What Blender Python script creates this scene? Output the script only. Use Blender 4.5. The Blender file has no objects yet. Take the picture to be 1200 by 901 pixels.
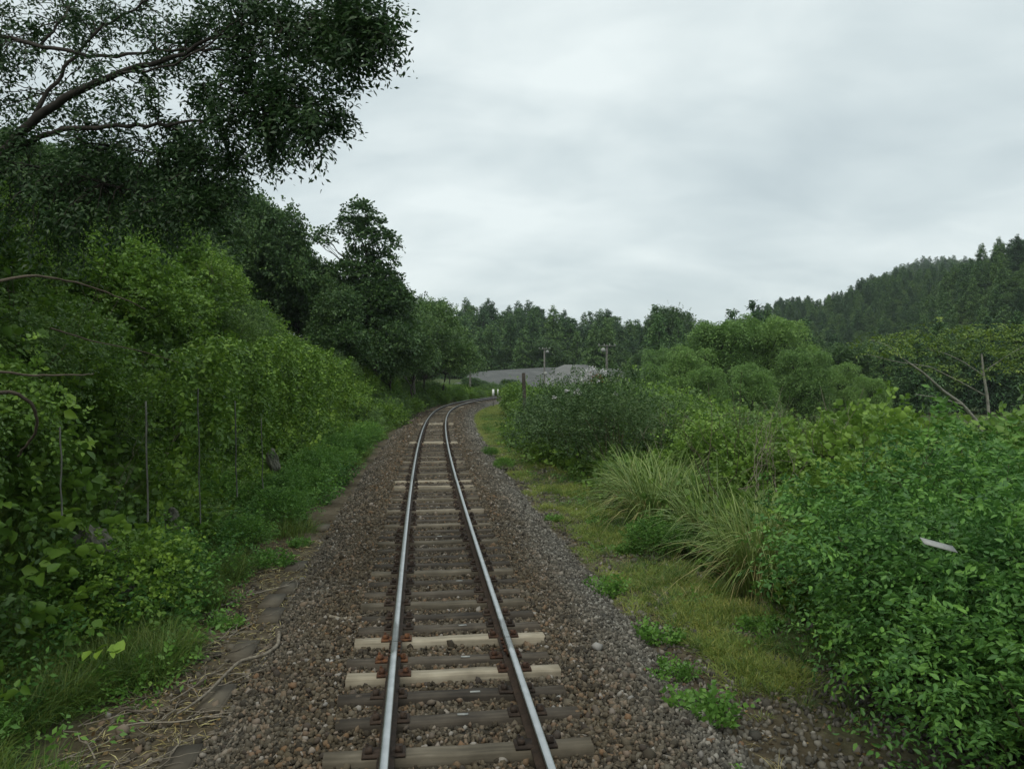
import bpy, math, random
import numpy as np
from mathutils import Vector
R = math.radians
sc = bpy.context.scene
COL = sc.collection
random.seed(7)
rng = np.random.default_rng(11)

# ------------------------------------------------------------------ camera
CZ = 2.66; FPX = 933.0; HV = 440.0
cd = bpy.data.cameras.new('camera'); cam = bpy.data.objects.new('camera', cd); COL.objects.link(cam)
cam.location = (0, 0, CZ); cam.rotation_euler = (R(90 - 0.645), 0, 0)
cd.sensor_width = 36; cd.lens = 28.0; cd.clip_start = .1; cd.clip_end = 4000
sc.camera = cam
# ------------------------------------------------------------------ sky (overcast), sun
SUN_EL, SUN_AZ = 58, 200; HAZE = .0002
w = bpy.data.worlds.new('World'); sc.world = w; w.use_nodes = True
nt = w.node_tree; nd = nt.nodes; lk = nt.links
bg = nd['Background']; bg.inputs['Strength'].default_value = 0.1
sky = nd.new('ShaderNodeTexSky'); sky.sky_type = 'NISHITA'; sky.sun_disc = False
sky.sun_elevation = R(SUN_EL); sky.sun_rotation = R(SUN_AZ); sky.dust_density = 2
tc = nd.new('ShaderNodeTexCoord'); sep = nd.new('ShaderNodeSeparateXYZ'); lk.new(tc.outputs['Generated'], sep.inputs[0])
mx = nd.new('ShaderNodeMath'); mx.operation = 'MAXIMUM'; lk.new(sep.outputs['Z'], mx.inputs[0]); mx.inputs[1].default_value = 0.0
ad = nd.new('ShaderNodeMath'); ad.operation = 'ADD'; lk.new(mx.outputs[0], ad.inputs[0]); ad.inputs[1].default_value = 0.30
dx = nd.new('ShaderNodeMath'); dx.operation = 'DIVIDE'; lk.new(sep.outputs['X'], dx.inputs[0]); lk.new(ad.outputs[0], dx.inputs[1])
dy = nd.new('ShaderNodeMath'); dy.operation = 'DIVIDE'; lk.new(sep.outputs['Y'], dy.inputs[0]); lk.new(ad.outputs[0], dy.inputs[1])
cb = nd.new('ShaderNodeCombineXYZ'); lk.new(dx.outputs[0], cb.inputs[0]); lk.new(dy.outputs[0], cb.inputs[1])
def wnoise(scale, detail, off, dist=.3):
    mp = nd.new('ShaderNodeMapping'); mp.inputs['Location'].default_value = off; mp.inputs['Scale'].default_value = (scale, scale * 1.5, scale)
    mp.inputs['Rotation'].default_value = (0, 0, R(-14))
    lk.new(cb.outputs[0], mp.inputs[0])
    n = nd.new('ShaderNodeTexNoise'); n.inputs['Scale'].default_value = 1; n.inputs['Detail'].default_value = detail
    n.inputs['Roughness'].default_value = .52; n.inputs['Distortion'].default_value = dist
    lk.new(mp.outputs[0], n.inputs['Vector']); return n.outputs['Fac']
n1 = wnoise(.8, 4, (3.1, 1.7, 0)); n2 = wnoise(3.0, 8, (8.2, 4.1, 2), .5)
mm = nd.new('ShaderNodeMath'); mm.operation = 'MULTIPLY_ADD'; lk.new(n1, mm.inputs[0]); mm.inputs[1].default_value = .72; 
m2 = nd.new('ShaderNodeMath'); m2.operation = 'MULTIPLY'; lk.new(n2, m2.inputs[0]); m2.inputs[1].default_value = .28
lk.new(m2.outputs[0], mm.inputs[2])
cr = nd.new('ShaderNodeValToRGB'); lk.new(mm.outputs[0], cr.inputs[0])
e = cr.color_ramp.elements
e[0].position = .34; e[0].color = (.56, .65, .675, 1)
e[1].position = .62; e[1].color = (.92, 1.0, .99, 1)
k = e.new(.47); k.color = (.70, .79, .80, 1)
sc10 = nd.new('ShaderNodeVectorMath'); sc10.operation = 'SCALE'; lk.new(cr.outputs[0], sc10.inputs[0]); sc10.inputs['Scale'].default_value = 8.7
mxc = nd.new('ShaderNodeMix'); mxc.data_type = 'RGBA'; mxc.inputs['Factor'].default_value = .9
lk.new(sky.outputs[0], mxc.inputs['A']); lk.new(sc10.outputs[0], mxc.inputs['B']); lk.new(mxc.outputs['Result'], bg.inputs['Color'])
sl = bpy.data.lights.new('sun', 'SUN'); sl.energy = 1.5; sl.angle = R(40); sl.color = (1, .95, .84)
so = bpy.data.objects.new('sun', sl); COL.objects.link(so)
# sky sun_rotation r: direction of the sun is (sin r, cos r) seen from above
az = R(SUN_AZ); el = R(SUN_EL)
sdir = Vector((math.sin(az) * math.cos(el), math.cos(az) * math.cos(el), math.sin(el)))
so.rotation_euler = sdir.to_track_quat('Z', 'Y').to_euler(); so.location = (0, 0, 60)
sc.view_settings.view_transform = 'Standard'; sc.view_settings.look = 'None'
sc.view_settings.exposure = 0.24; sc.view_settings.gamma = 1

# ------------------------------------------------------------------ geometry of the place
def P(u, v, d):
    """world point seen at photo pixel (u, v) at forward distance d"""
    return np.array([(u - 600) / FPX * d, d, CZ + (HV - v) / FPX * d])
SY = np.arange(-80, 2701, 1.0)
_sl = np.interp(SY, [-80, 0, 20, 40, 55, 70, 85, 100, 130, 2700], [-.125, -.122, -.107, -.085, -.050, .045, .175, .29, .36, .36])
for _ in range(4): _sl[2:-2] = (_sl[:-4] + _sl[1:-3] + _sl[2:-2] + _sl[3:-1] + _sl[4:]) / 5
SX = np.concatenate([[0], np.cumsum((_sl[1:] + _sl[:-1]) / 2)]); SX += -.285 - np.interp(5.07, SY, SX)
def xc(y): return np.interp(np.asarray(y, float), SY, SX)
def slope(y): return float(np.interp(y, SY, _sl))
def hashn(ix, iy):
    h = np.sin(ix * 127.1 + iy * 311.7) * 43758.5453
    return h - np.floor(h)
def vn(x, y):
    ix, iy = np.floor(x), np.floor(y); fx, fy = x - ix, y - iy
    fx = fx * fx * (3 - 2 * fx); fy = fy * fy * (3 - 2 * fy)
    a = hashn(ix, iy); b = hashn(ix + 1, iy); c = hashn(ix, iy + 1); d = hashn(ix + 1, iy + 1)
    return (a * (1 - fx) + b * fx) * (1 - fy) + (c * (1 - fx) + d * fx) * fy - .5
def fbm(x, y, s, o=3):
    t = 0; a = 1
    for i in range(o):
        t = t + a * vn(x / s + i * 17.3, y / s - i * 9.1); a *= .5; s *= .5
    return t
def sstep(t):
    t = np.clip(t, 0, 1); return t * t * (3 - 2 * t)
def footf(y): return np.interp(y, [0, 12, 15, 19, 22, 60, 100], [3.7, 3.9, 4.6, 4.6, 3.3, 2.7, 2.5])
def bankh(y): return np.interp(y, [0, 8, 15, 25, 40, 52, 65, 80, 95, 120], [3.3, 4.0, 5.2, 5.8, 4.2, 2.9, 1.9, 1.1, .5, .2])
def polar_hill(x, y, az_deg, Z, R0, Rr, back=.35):
    r = np.hypot(x, y); a = np.degrees(np.arctan2(x, y))
    z = np.interp(a, az_deg, Z); r0 = np.interp(a, az_deg, R0); rr = np.interp(a, az_deg, Rr)
    t = (r - r0) / (rr - r0)
    up = sstep(t) * z
    dn = z * (1 - back * sstep((r - rr) / 200))
    return np.where(t < 1, up, dn)
def hgt(x, y):
    x = np.asarray(x, float); y = np.asarray(y, float)
    s = x - xc(y)
    z = np.interp(s, [-60, -3.0, -2.4, -1.5, 1.5, 2.5, 3.8, 6, 12, 20, 40, 90], [-.3, -.27, -.26, -.30, -.30, -.36, -.34, -.4, -.8, -1.5, -1.7, -1.7])
    # left bank
    f = footf(y); H = bankh(y) ; m = np.interp(y, [0, 15, 40, 80], [1.9, 1.6, 1.1, .8])
    t = -s - f
    n = fbm(x, y, 4.2) * 2.3
    bank = H * sstep(np.clip(t, 0, 99) * m / H * .8) + np.interp(np.clip(t - H / m, 0, 999), [0, 22, 60, 200], [0, 6.5, 9, 9]) * np.interp(y, [60, 100], [1, .25])
    z = z + np.where(t > 0, bank + n * np.clip(t / 2, 0, 1) * np.clip(H / 4, 0, 1), 0)
    off = np.clip((np.abs(s + .3) - 2.6) / 1.5, 0, 1)
    z = z + off * fbm(x, y, 1.6) * .10 + np.clip((s - 5) / 5, 0, 1) * fbm(x, y, 8) * .3
    # wooded rise behind the gravel heaps
    z = z + polar_hill(x, y, [-50, -12, -5, 0, 6, 12, 17, 25], [10, 12, 9, 8, 6, 3, 0, 0], [150, 185, 190, 190, 200, 210, 220, 220], [260, 270, 270, 280, 290, 300, 300, 300])
    # wooded hills on the right: near cedar slope, middle hill, far ridge
    for spec, th in HILLS:
        A_, Z_, R0_, R1_ = [], [], [], []
        for u, v, r in spec:
            a_ = math.atan((u - 600) / FPX); A_.append(math.degrees(a_)); Z_.append(max(0, CZ + (HV - v) / FPX * r * math.cos(a_) - th + 1.7)); R0_.append(r * .55); R1_.append(r)
        h_ = polar_hill(x, y, A_, Z_, R0_, R1_, .1); a_deg = np.degrees(np.arctan2(x, y))
        z = np.maximum(z, h_ * np.clip((a_deg - A_[0]) / 1.5, 0, 1) - 1.7)
    return z
HILLS = [([(1000, 425, 290), (1040, 395, 280), (1075, 365, 275), (1105, 335, 270), (1130, 308, 268), (1165, 293, 262), (1200, 284, 255), (1300, 262, 240), (1500, 240, 220)], 9.5),
         ([(850, 400, 420), (880, 372, 410), (900, 360, 405), (918, 353, 400), (960, 352, 395), (976, 347, 390), (1010, 332, 385), (1040, 321, 380), (1090, 317, 380), (1140, 312, 380), (1300, 300, 370)], 9.5),
         ([(980, 370, 700), (1030, 330, 700), (1060, 314, 700), (1090, 309, 700), (1115, 306, 700), (1150, 309, 700), (1400, 290, 700)], 11)]
def H1(x, y): return float(hgt(np.array([x]), np.array([y]))[0])

# ------------------------------------------------------------------ object helpers
def tag(o, label=None, cat=None, group=None, kind=None):
    if label: o['label'] = label
    if cat: o['category'] = cat
    if group: o['group'] = group
    if kind: o['kind'] = kind
    return o
def link(name, me, parent=None, mats=()):
    for m in mats: me.materials.append(m)
    o = bpy.data.objects.new(name, me); COL.objects.link(o); o.parent = parent
    return o
def empty(name, loc=(0, 0, 0), rz=0):
    o = bpy.data.objects.new(name, None); COL.objects.link(o); o.location = loc; o.rotation_euler = (0, 0, rz)
    o.empty_display_size = .2; return o
def mesh_np(name, V, F, tint=None, smooth=False):
    V = np.asarray(V, np.float32); F = np.asarray(F, np.int32); k = F.shape[1]
    me = bpy.data.meshes.new(name)
    me.vertices.add(len(V)); me.vertices.foreach_set('co', V.ravel())
    me.loops.add(F.size); me.loops.foreach_set('vertex_index', F.ravel())
    me.polygons.add(len(F)); me.polygons.foreach_set('loop_start', np.arange(len(F), dtype=np.int32) * k)
    me.update(calc_edges=True)
    if tint is not None:
        a = me.attributes.new('tint', 'FLOAT', 'FACE'); a.data.foreach_set('value', np.asarray(tint, np.float32))
    if smooth: me.polygons.foreach_set('use_smooth', np.ones(len(F), bool))
    return me
class MB:
    def __init__(s): s.v = []; s.f = []; s.t = []; s.n = 0
    def add(s, V, F, T=None):
        V = np.asarray(V, float); F = np.asarray(F, int)
        s.v.append(V); s.f.append(F + s.n); s.n += len(V)
        s.t.append(np.full(len(F), .5) if T is None else (np.full(len(F), float(T)) if np.isscalar(T) else T))
    def tube(s, pts, rad, sides=6, T=None, closed=True):
        pts = np.asarray(pts, float); n = len(pts); rad = np.broadcast_to(np.asarray(rad, float), (n,))
        tan = np.gradient(pts, axis=0); tan /= np.linalg.norm(tan, axis=1)[:, None] + 1e-9
        ref = np.where(np.abs(tan[:, 2:3]) > .95, np.array([[1., 0, 0]]), np.array([[0., 0, 1]]))
        a = np.cross(tan, ref); a /= np.linalg.norm(a, axis=1)[:, None] + 1e-9; b = np.cross(a, tan)
        th = np.linspace(0, 2 * np.pi, sides, endpoint=False)
        V = pts[:, None] + rad[:, None, None] * (a[:, None] * np.cos(th)[None, :, None] + b[:, None] * np.sin(th)[None, :, None])
        i = np.arange(n - 1)[:, None] * sides; j = np.arange(sides)[None]; j2 = (j + 1) % sides
        F = np.stack([i + j, i + j2, i + sides + j2, i + sides + j], -1).reshape(-1, 4)
        V = V.reshape(-1, 3)
        if closed and sides % 2 == 0:   # cap the end with quads
            cap = []
            for base in (0, (n - 1) * sides):
                for q in range(1, sides // 2):
                    cap.append([base + 0 if q == 1 else base + q * 1 - 1 + 0, base + q, base + sides - q, base + (sides - q + 1) % sides])
            F = np.vstack([F, np.array(cap)]) if cap else F
        s.add(V, F, T)
    def box(s, c, d, rz=0, T=None, tilt=0):
        c = np.asarray(c, float); h = np.asarray(d, float) / 2
        V = np.array([[x, y, z] for z in (-1, 1) for x, y in ((-1, -1), (1, -1), (1, 1), (-1, 1))], float) * h
        if tilt:
            q = V.copy(); V[:, 0] = q[:, 0] * math.cos(tilt) + q[:, 2] * math.sin(tilt); V[:, 2] = -q[:, 0] * math.sin(tilt) + q[:, 2] * math.cos(tilt)
        q = V.copy(); V[:, 0] = q[:, 0] * math.cos(rz) - q[:, 1] * math.sin(rz); V[:, 1] = q[:, 0] * math.sin(rz) + q[:, 1] * math.cos(rz)
        s.add(V + c, [[0, 3, 2, 1], [4, 5, 6, 7], [0, 1, 5, 4], [1, 2, 6, 5], [2, 3, 7, 6], [3, 0, 4, 7]], T)
    def mesh(s, name, smooth=False):
        return mesh_np(name, np.vstack(s.v), np.vstack(s.f), np.concatenate(s.t), smooth)
def unit(v): return v / (np.linalg.norm(v, axis=-1, keepdims=True) + 1e-9)
def leaves(P_, D, N, L, W, T, shape='diamond'):
    """quads for every leaf: P base, D direction, N upper normal"""
    D = unit(D); S = unit(np.cross(D, N)); N = np.cross(S, D); n = len(P_)
    L = L[:, None]; W = W[:, None]
    if shape == 'diamond':
        V = np.stack([P_, P_ + D * L * .45 + S * W * .5 + N * L * .05, P_ + D * L - N * L * .10, P_ + D * L * .45 - S * W * .5 + N * L * .05], 1)
        F = np.arange(n * 4).reshape(n, 4); return V.reshape(-1, 3), F, T
    V = np.stack([P_, P_ + D * L * .30 + S * W * .5 + N * W * .13, P_ + D * L * .68 + S * W * .36 + N * W * .05, P_ + D * L - N * L * .12,
                  P_ + D * L * .68 - S * W * .36 + N * W * .05, P_ + D * L * .30 - S * W * .5 + N * W * .13], 1)
    b = np.arange(n)[:, None] * 6
    F = np.stack([b + np.array([0, 1, 2, 3]), b + np.array([0, 3, 4, 5])], 1).reshape(-1, 4)
    return V.reshape(-1, 3), F, np.repeat(T, 2)
def sprigs(O, D, k, sL, lL, lW, shape='diamond', droop=.25, tint=None, r=rng, flat=.5):
    """twigs starting at O along D with k alternate leaves each"""
    n = len(O); D = unit(D)
    up = unit(np.array([[0, 0, 1.]]) + r.normal(0, .35, (n, 3)))
    S = unit(np.cross(D, up)); N = np.cross(S, D)
    t = (np.arange(k) + .4) / k
    sl = sL * r.uniform(.7, 1.3, n)
    pos = O[:, None] + D[:, None] * (t[None, :, None] * sl[:, None, None]) - np.array([0, 0, 1.]) * (droop * (t ** 2)[None, :, None] * sl[:, None, None])
    sg = np.where(np.arange(k) % 2 == 0, 1., -1.)[None, :, None]
    ld = D[:, None] * r.uniform(.35, .9, (n, k, 1)) + S[:, None] * sg + r.normal(0, .3, (n, k, 3)) - np.array([0, 0, .25])
    nn = N[:, None] + r.normal(0, flat, (n, k, 3))
    ll = lL * r.uniform(.6, 1.25, (n, k)); lw = lW * ll / lL * r.uniform(.85, 1.15, (n, k))
    tt = (r.uniform(0, 1, n) if tint is None else tint)[:, None] * .6 + r.uniform(0, .4, (n, k))
    return leaves(pos.reshape(-1, 3), ld.reshape(-1, 3), nn.reshape(-1, 3), ll.ravel(), lw.ravel(), tt.ravel(), shape)
def sphere_dirs(n, r=rng, zmin=-1.):
    z = r.uniform(zmin, 1, n); a = r.uniform(0, 2 * np.pi, n); q = np.sqrt(1 - z * z)
    return np.stack([q * np.cos(a), q * np.sin(a), z], 1)
def lobe_shell(lobes, n, r=rng, zmin=-.35, inner=.6, cull=.72):
    lobes = np.asarray(lobes, float); wgt = lobes[:, 3] * lobes[:, 5]; wgt = wgt / wgt.sum()
    i = r.choice(len(lobes), n, p=wgt); d = sphere_dirs(n, r, zmin)
    rr = 1 - (1 - inner) * r.uniform(0, 1, n) ** 1.8
    p = lobes[i, :3] + d * lobes[i, 3:6] * rr[:, None]
    keep = np.ones(n, bool)
    for L in lobes:
        q = np.linalg.norm((p - L[:3]) / L[3:6], axis=1); keep &= ~(q < cull * .8)
    # keep the shell of the own lobe even where the test is close
    return p[keep], unit(d / lobes[i, 3:6])[keep]
def blades(r, n, rad, L, W, lean, seg=5, droop=1.0, base=None):
    """arching grass blades as strips"""
    a = r.uniform(0, 2 * np.pi, n); q = rad * np.sqrt(r.uniform(0, 1, n))
    b = np.stack([q * np.cos(a), q * np.sin(a), np.zeros(n)], 1) if base is None else base
    a2 = a + r.normal(0, .7, n); ln = lean * r.uniform(.2, 1.5, n)
    out = np.stack([np.cos(a2), np.sin(a2), np.zeros(n)], 1)
    d = unit(out * ln[:, None] + np.array([0, 0, 1.])); LL = L * r.uniform(.55, 1.15, n)
    dr = droop * r.uniform(.3, 1.2, n)
    t = np.linspace(0, 1, seg + 1)
    C = b[:, None] + d[:, None] * (t[None, :, None] * LL[:, None, None]) + (out[:, None] * .28 - np.array([0, 0, .55])) * ((t ** 2.3)[None, :, None] * (LL * dr)[:, None, None])
    s_ = unit(np.cross(out, np.array([0, 0, 1.])) + r.normal(0, .35, (n, 3)))
    wv = W * (1 - .93 * t ** 2.2) * np.minimum(1, .5 + t * 2)
    A = C + s_[:, None] * wv[None, :, None] / 2; B = C - s_[:, None] * wv[None, :, None] / 2
    V = np.stack([A, B], 2).reshape(-1, 3)
    m = 2 * (seg + 1); i = np.arange(n)[:, None] * m + np.arange(seg)[None] * 2
    F = np.stack([i, i + 1, i + 3, i + 2], -1).reshape(-1, 4)
    return V, F, np.repeat(r.uniform(0, 1, n), seg)

def limb(p0, p1, r, n=8, bow=.12):
    p0, p1 = np.array(p0, float), np.array(p1, float); L = np.linalg.norm(p1 - p0); t = np.linspace(0, 1, n)[:, None]
    mid = (p0 + p1) / 2 + np.array([0, 0, bow * L]) + r.normal(0, .07 * L, 3); q = (1 - t) ** 2 * p0 + 2 * t * (1 - t) * mid + t ** 2 * p1; return q + np.vstack([np.zeros(3), r.normal(0, .015 * L, (n - 1, 3))])

# ------------------------------------------------------------------ materials
def newmat(name):
    m = bpy.data.materials.new(name); m.use_nodes = True
    return m, m.node_tree.nodes, m.node_tree.links, m.node_tree.nodes['Principled BSDF']
def ramp(N, L, src, cols):
    c = N.new('ShaderNodeValToRGB'); L.new(src, c.inputs[0]); e = c.color_ramp.elements
    while len(e) < len(cols): e.new(.5)
    for i, (p, col) in enumerate(cols): e[i].position = p; e[i].color = (*col, 1)
    return c.outputs[0]
def math_(N, L, op, a, b=None, c=None):
    m = N.new('ShaderNodeMath'); m.operation = op
    for i, q in enumerate((a, b, c)):
        if q is None: continue
        if isinstance(q, (int, float)): m.inputs[i].default_value = q
        else: L.new(q, m.inputs[i])
    return m.outputs[0]
def noise(N, L, scale, detail=3, vec=None, rough=.55):
    n = N.new('ShaderNodeTexNoise'); n.inputs['Scale'].default_value = scale; n.inputs['Detail'].default_value = detail; n.inputs['Roughness'].default_value = rough
    if vec is None:
        g = N.new('ShaderNodeNewGeometry'); vec = g.outputs['Position']
    L.new(vec, n.inputs['Vector']); return n.outputs['Fac']
def bump(N, L, b, h, strength=.5, dist=.02):
    n = N.new('ShaderNodeBump'); n.inputs['Strength'].default_value = strength; n.inputs['Distance'].default_value = dist
    L.new(h, n.inputs['Height']); L.new(n.outputs[0], b.inputs['Normal'])
def leafmat(name, dark, mid, light, trans=.28, rough=.5, nscale=.5, wn=.45, wr=.18, spec=.35, yellow=None, gain=1.3):
    m, N, L, b = newmat(name)
    a = N.new('ShaderNodeAttribute'); a.attribute_name = 'tint'; oi = N.new('ShaderNodeObjectInfo')
    f = math_(N, L, 'MULTIPLY', a.outputs['Fac'], .62)
    f = math_(N, L, 'MULTIPLY_ADD', noise(N, L, nscale, 3), wn, f)
    f = math_(N, L, 'MULTIPLY_ADD', oi.outputs['Random'], wr, f)
    f = math_(N, L, 'SUBTRACT', f, (wn + wr) / 2 - .19)
    g_ = lambda c, q: tuple(min(.6, ch * k_ * gain) for ch, k_ in zip(c, (1.08, 1.14, .88)))
    cols = [(.12, g_(dark, 0)), (.48, g_(mid, 0)), (.84, g_(light, 0))]
    if yellow: cols += [(.97, yellow)]
    c = ramp(N, L, f, cols)
    L.new(c, b.inputs['Base Color']); b.inputs['Roughness'].default_value = rough; b.inputs['Specular IOR Level'].default_value = spec
    t = N.new('ShaderNodeBsdfTranslucent'); L.new(c, t.inputs['Color'])
    mx_ = N.new('ShaderNodeMixShader'); mx_.inputs[0].default_value = trans
    L.new(b.outputs[0], mx_.inputs[1]); L.new(t.outputs[0], mx_.inputs[2]); L.new(mx_.outputs[0], N['Material Output'].inputs[0])
    return m
def plainmat(name, cols, nscale=6, rough=.85, bs=.4, metal=0, spec=.3, wr=.3, vec=None, dist=.01):
    m, N, L, b = newmat(name)
    oi = N.new('ShaderNodeObjectInfo'); f = noise(N, L, nscale, 5, vec)
    f = math_(N, L, 'MULTIPLY_ADD', oi.outputs['Random'], wr, f); f = math_(N, L, 'SUBTRACT', f, wr / 2)
    L.new(ramp(N, L, f, cols), b.inputs['Base Color']); b.inputs['Roughness'].default_value = rough
    b.inputs['Metallic'].default_value = metal; b.inputs['Specular IOR Level'].default_value = spec
    if bs: bump(N, L, b, noise(N, L, nscale * 5, 4, vec), bs, dist)
    return m
M = {}
M['kudzu'] = leafmat('kudzu_leaf', (.036, .078, .022), (.088, .150, .032), (.165, .250, .050), yellow=(.26, .27, .06), gain=1.35)
M['vine'] = leafmat('vine_leaf', (.030, .060, .016), (.070, .130, .023), (.145, .220, .035), yellow=(.23, .26, .04), gain=1.38)
M['darkshrub'] = leafmat('dark_round_shrub_leaf', (.022, .045, .022), (.042, .078, .032), (.075, .115, .044), trans=.2, gain=1.25)
M['shrub'] = leafmat('shrub_leaf', (.028, .058, .024), (.060, .104, .036), (.10, .152, .050), trans=.22, gain=1.4)
M['fresh'] = leafmat('fresh_leaf', (.040, .095, .024), (.072, .150, .034), (.125, .225, .048), yellow=(.22, .24, .05))
M['nearleaf'] = leafmat('dark_shrub_leaf', (.026, .070, .024), (.052, .122, .034), (.115, .225, .048), yellow=(.24, .26, .05), wn=.7, nscale=1.1, gain=1.32)  # strong tint patches in the colour stand in for sunlit tips and dark hollows
M['dark'] = leafmat('broadleaf_leaf', (.018, .038, .018), (.034, .066, .026), (.066, .108, .034), trans=.22, nscale=.12, gain=1.55)
M['overhang'] = leafmat('overhanging_leaf', (.016, .036, .018), (.026, .058, .024), (.050, .096, .030), trans=.2, nscale=1.2, gain=1.0)
M['conifer'] = leafmat('cedar_needles', (.018, .040, .020), (.034, .068, .028), (.060, .100, .036), trans=.10, nscale=.03, wr=.8, rough=.7, gain=1.85)
M['willow'] = leafmat('willow_leaf', (.050, .090, .034), (.084, .142, .048), (.130, .195, .064), trans=.25, nscale=.1, wr=.3, gain=1.75)
M['olive'] = leafmat('olive_leaf', (.032, .064, .025), (.058, .102, .034), (.094, .145, .046), trans=.2, nscale=.12, wr=.3, gain=1.5)
M['lime'] = leafmat('yellow_green_leaf', (.05, .085, .02), (.085, .13, .028), (.15, .19, .04), trans=.3)
M['grass'] = leafmat('grass_blade', (.045, .10, .026), (.075, .135, .030), (.15, .185, .05), trans=.3, wn=.7, nscale=.9, gain=1.0)
M['drygrass'] = leafmat('short_yellow_grass', (.062, .098, .026), (.112, .150, .036), (.20, .19, .06), trans=.3, wn=.8, nscale=1.1, gain=1.55)
M['pampas'] = leafmat('pampas_blade', (.06, .100, .034), (.12, .175, .055), (.24, .28, .12), trans=.3, rough=.45, spec=.4, gain=1.25)
M['straw'] = leafmat('dead_blade', (.13, .10, .05), (.24, .19, .10), (.36, .31, .19), trans=.2)
M['deadleaf'] = leafmat('dead_leaf', (.05, .03, .018), (.10, .06, .03), (.17, .11, .055), trans=.15)
M['red'] = leafmat('reddish_leaf', (.12, .03, .015), (.20, .05, .02), (.28, .09, .03))
M['flower'] = leafmat('white_flower', (.50, .46, .60), (.62, .56, .76), (.72, .66, .90), trans=.2, gain=1.0)
M['bark'] = plainmat('bark', [(.3, (.018, .015, .012)), (.7, (.05, .042, .034))], 9)
M['palebark'] = plainmat('pale_bark', [(.3, (.10, .10, .08)), (.7, (.27, .26, .22))], 9)
M['stem'] = plainmat('green_stem', [(.3, (.035, .05, .02)), (.7, (.09, .085, .045))], 9)
M['dead'] = plainmat('bleached_wood', [(.3, (.09, .075, .055)), (.7, (.26, .23, .18))], 14)
M['brownstick'] = plainmat('brown_dead_wood', [(.3, (.045, .036, .026)), (.7, (.11, .088, .062))], 14)
M['strip'] = plainmat('weathered_plastic', [(.3, (.24, .25, .24)), (.7, (.36, .37, .35))], 20, bs=.05)
M['oldwood'] = plainmat('old_post_wood', [(.3, (.045, .038, .03)), (.7, (.10, .085, .068))], 10)
M['rock'] = plainmat('bank_rock', [(.3, (.06, .065, .045)), (.55, (.15, .15, .115)), (.75, (.25, .24, .19))], 5, bs=.7, dist=.04)
M['slab'] = plainmat('old_concrete', [(.3, (.062, .052, .038)), (.7, (.11, .095, .07))], 4, bs=.3)
M['heap'] = plainmat('grey_gravel', [(.32, (.075, .079, .076)), (.5, (.105, .109, .105)), (.68, (.145, .148, .142))], .35, bs=.6, dist=.25, wr=.35)
M['metal'] = plainmat('galvanised_steel', [(.3, (.05, .055, .045)), (.7, (.10, .105, .09))], 8, rough=.5, bs=.1)
M['poledark'] = plainmat('weathered_pole', [(.3, (.09, .088, .08)), (.7, (.16, .155, .14))], 4)
M['white'] = plainmat('white_paint', [(.3, (.62, .64, .63)), (.7, (.80, .81, .80))], 12, rough=.5, bs=.05)
M['rust'] = plainmat('rusty_steel', [(.35, (.04, .022, .014)), (.55, (.08, .038, .022)), (.72, (.16, .07, .03))], 22, rough=.85)
M['darkrust'] = plainmat('dark_rust', [(.3, (.022, .016, .012)), (.7, (.060, .040, .028))], 18, rough=.8)
m, N_, L_, b_ = newmat('rail_head'); M['railhead'] = m
f = noise(N_, L_, 7, 3)
L_.new(ramp(N_, L_, f, [(.3, (.46, .47, .47)), (.7, (.60, .61, .61))]), b_.inputs['Base Color']); b_.inputs['Metallic'].default_value = 1; b_.inputs['Roughness'].default_value = .34
def woodmat(name, cols, rough=.85):
    m, N, L, b = newmat(name)
    t = N.new('ShaderNodeTexCoord'); mp = N.new('ShaderNodeMapping'); mp.inputs['Scale'].default_value = (1.2, 26, 26); L.new(t.outputs['Object'], mp.inputs[0])
    oi = N.new('ShaderNodeObjectInfo'); o2 = N.new('ShaderNodeVectorMath'); o2.operation = 'ADD'; L.new(mp.outputs[0], o2.inputs[0]); L.new(oi.outputs['Location'], o2.inputs[1])
    g = noise(N, L, 1, 4, o2.outputs[0]); big = noise(N, L, 3.5, 4)
    f = math_(N, L, 'MULTIPLY_ADD', big, .5, math_(N, L, 'MULTIPLY', g, .5)); f = math_(N, L, 'MULTIPLY_ADD', oi.outputs['Random'], .2, f); f = math_(N, L, 'SUBTRACT', f, .1)
    L.new(ramp(N, L, f, cols), b.inputs['Base Color']); b.inputs['Roughness'].default_value = rough; b.inputs['Specular IOR Level'].default_value = .2
    bump(N, L, b, g, .5, .01); return m
M['sleeper'] = woodmat('dark_sleeper_wood', [(.3, (.026, .022, .018)), (.5, (.058, .049, .038)), (.72, (.115, .098, .076))])
M['palesleeper'] = woodmat('pale_sleeper_wood', [(.28, (.15, .13, .095)), (.5, (.30, .265, .20)), (.7, (.40, .36, .285))])
M['tansleeper'] = woodmat('weathered_pale_sleeper_wood', [(.28, (.06, .052, .038)), (.5, (.125, .108, .08)), (.72, (.24, .21, .16))])
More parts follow.
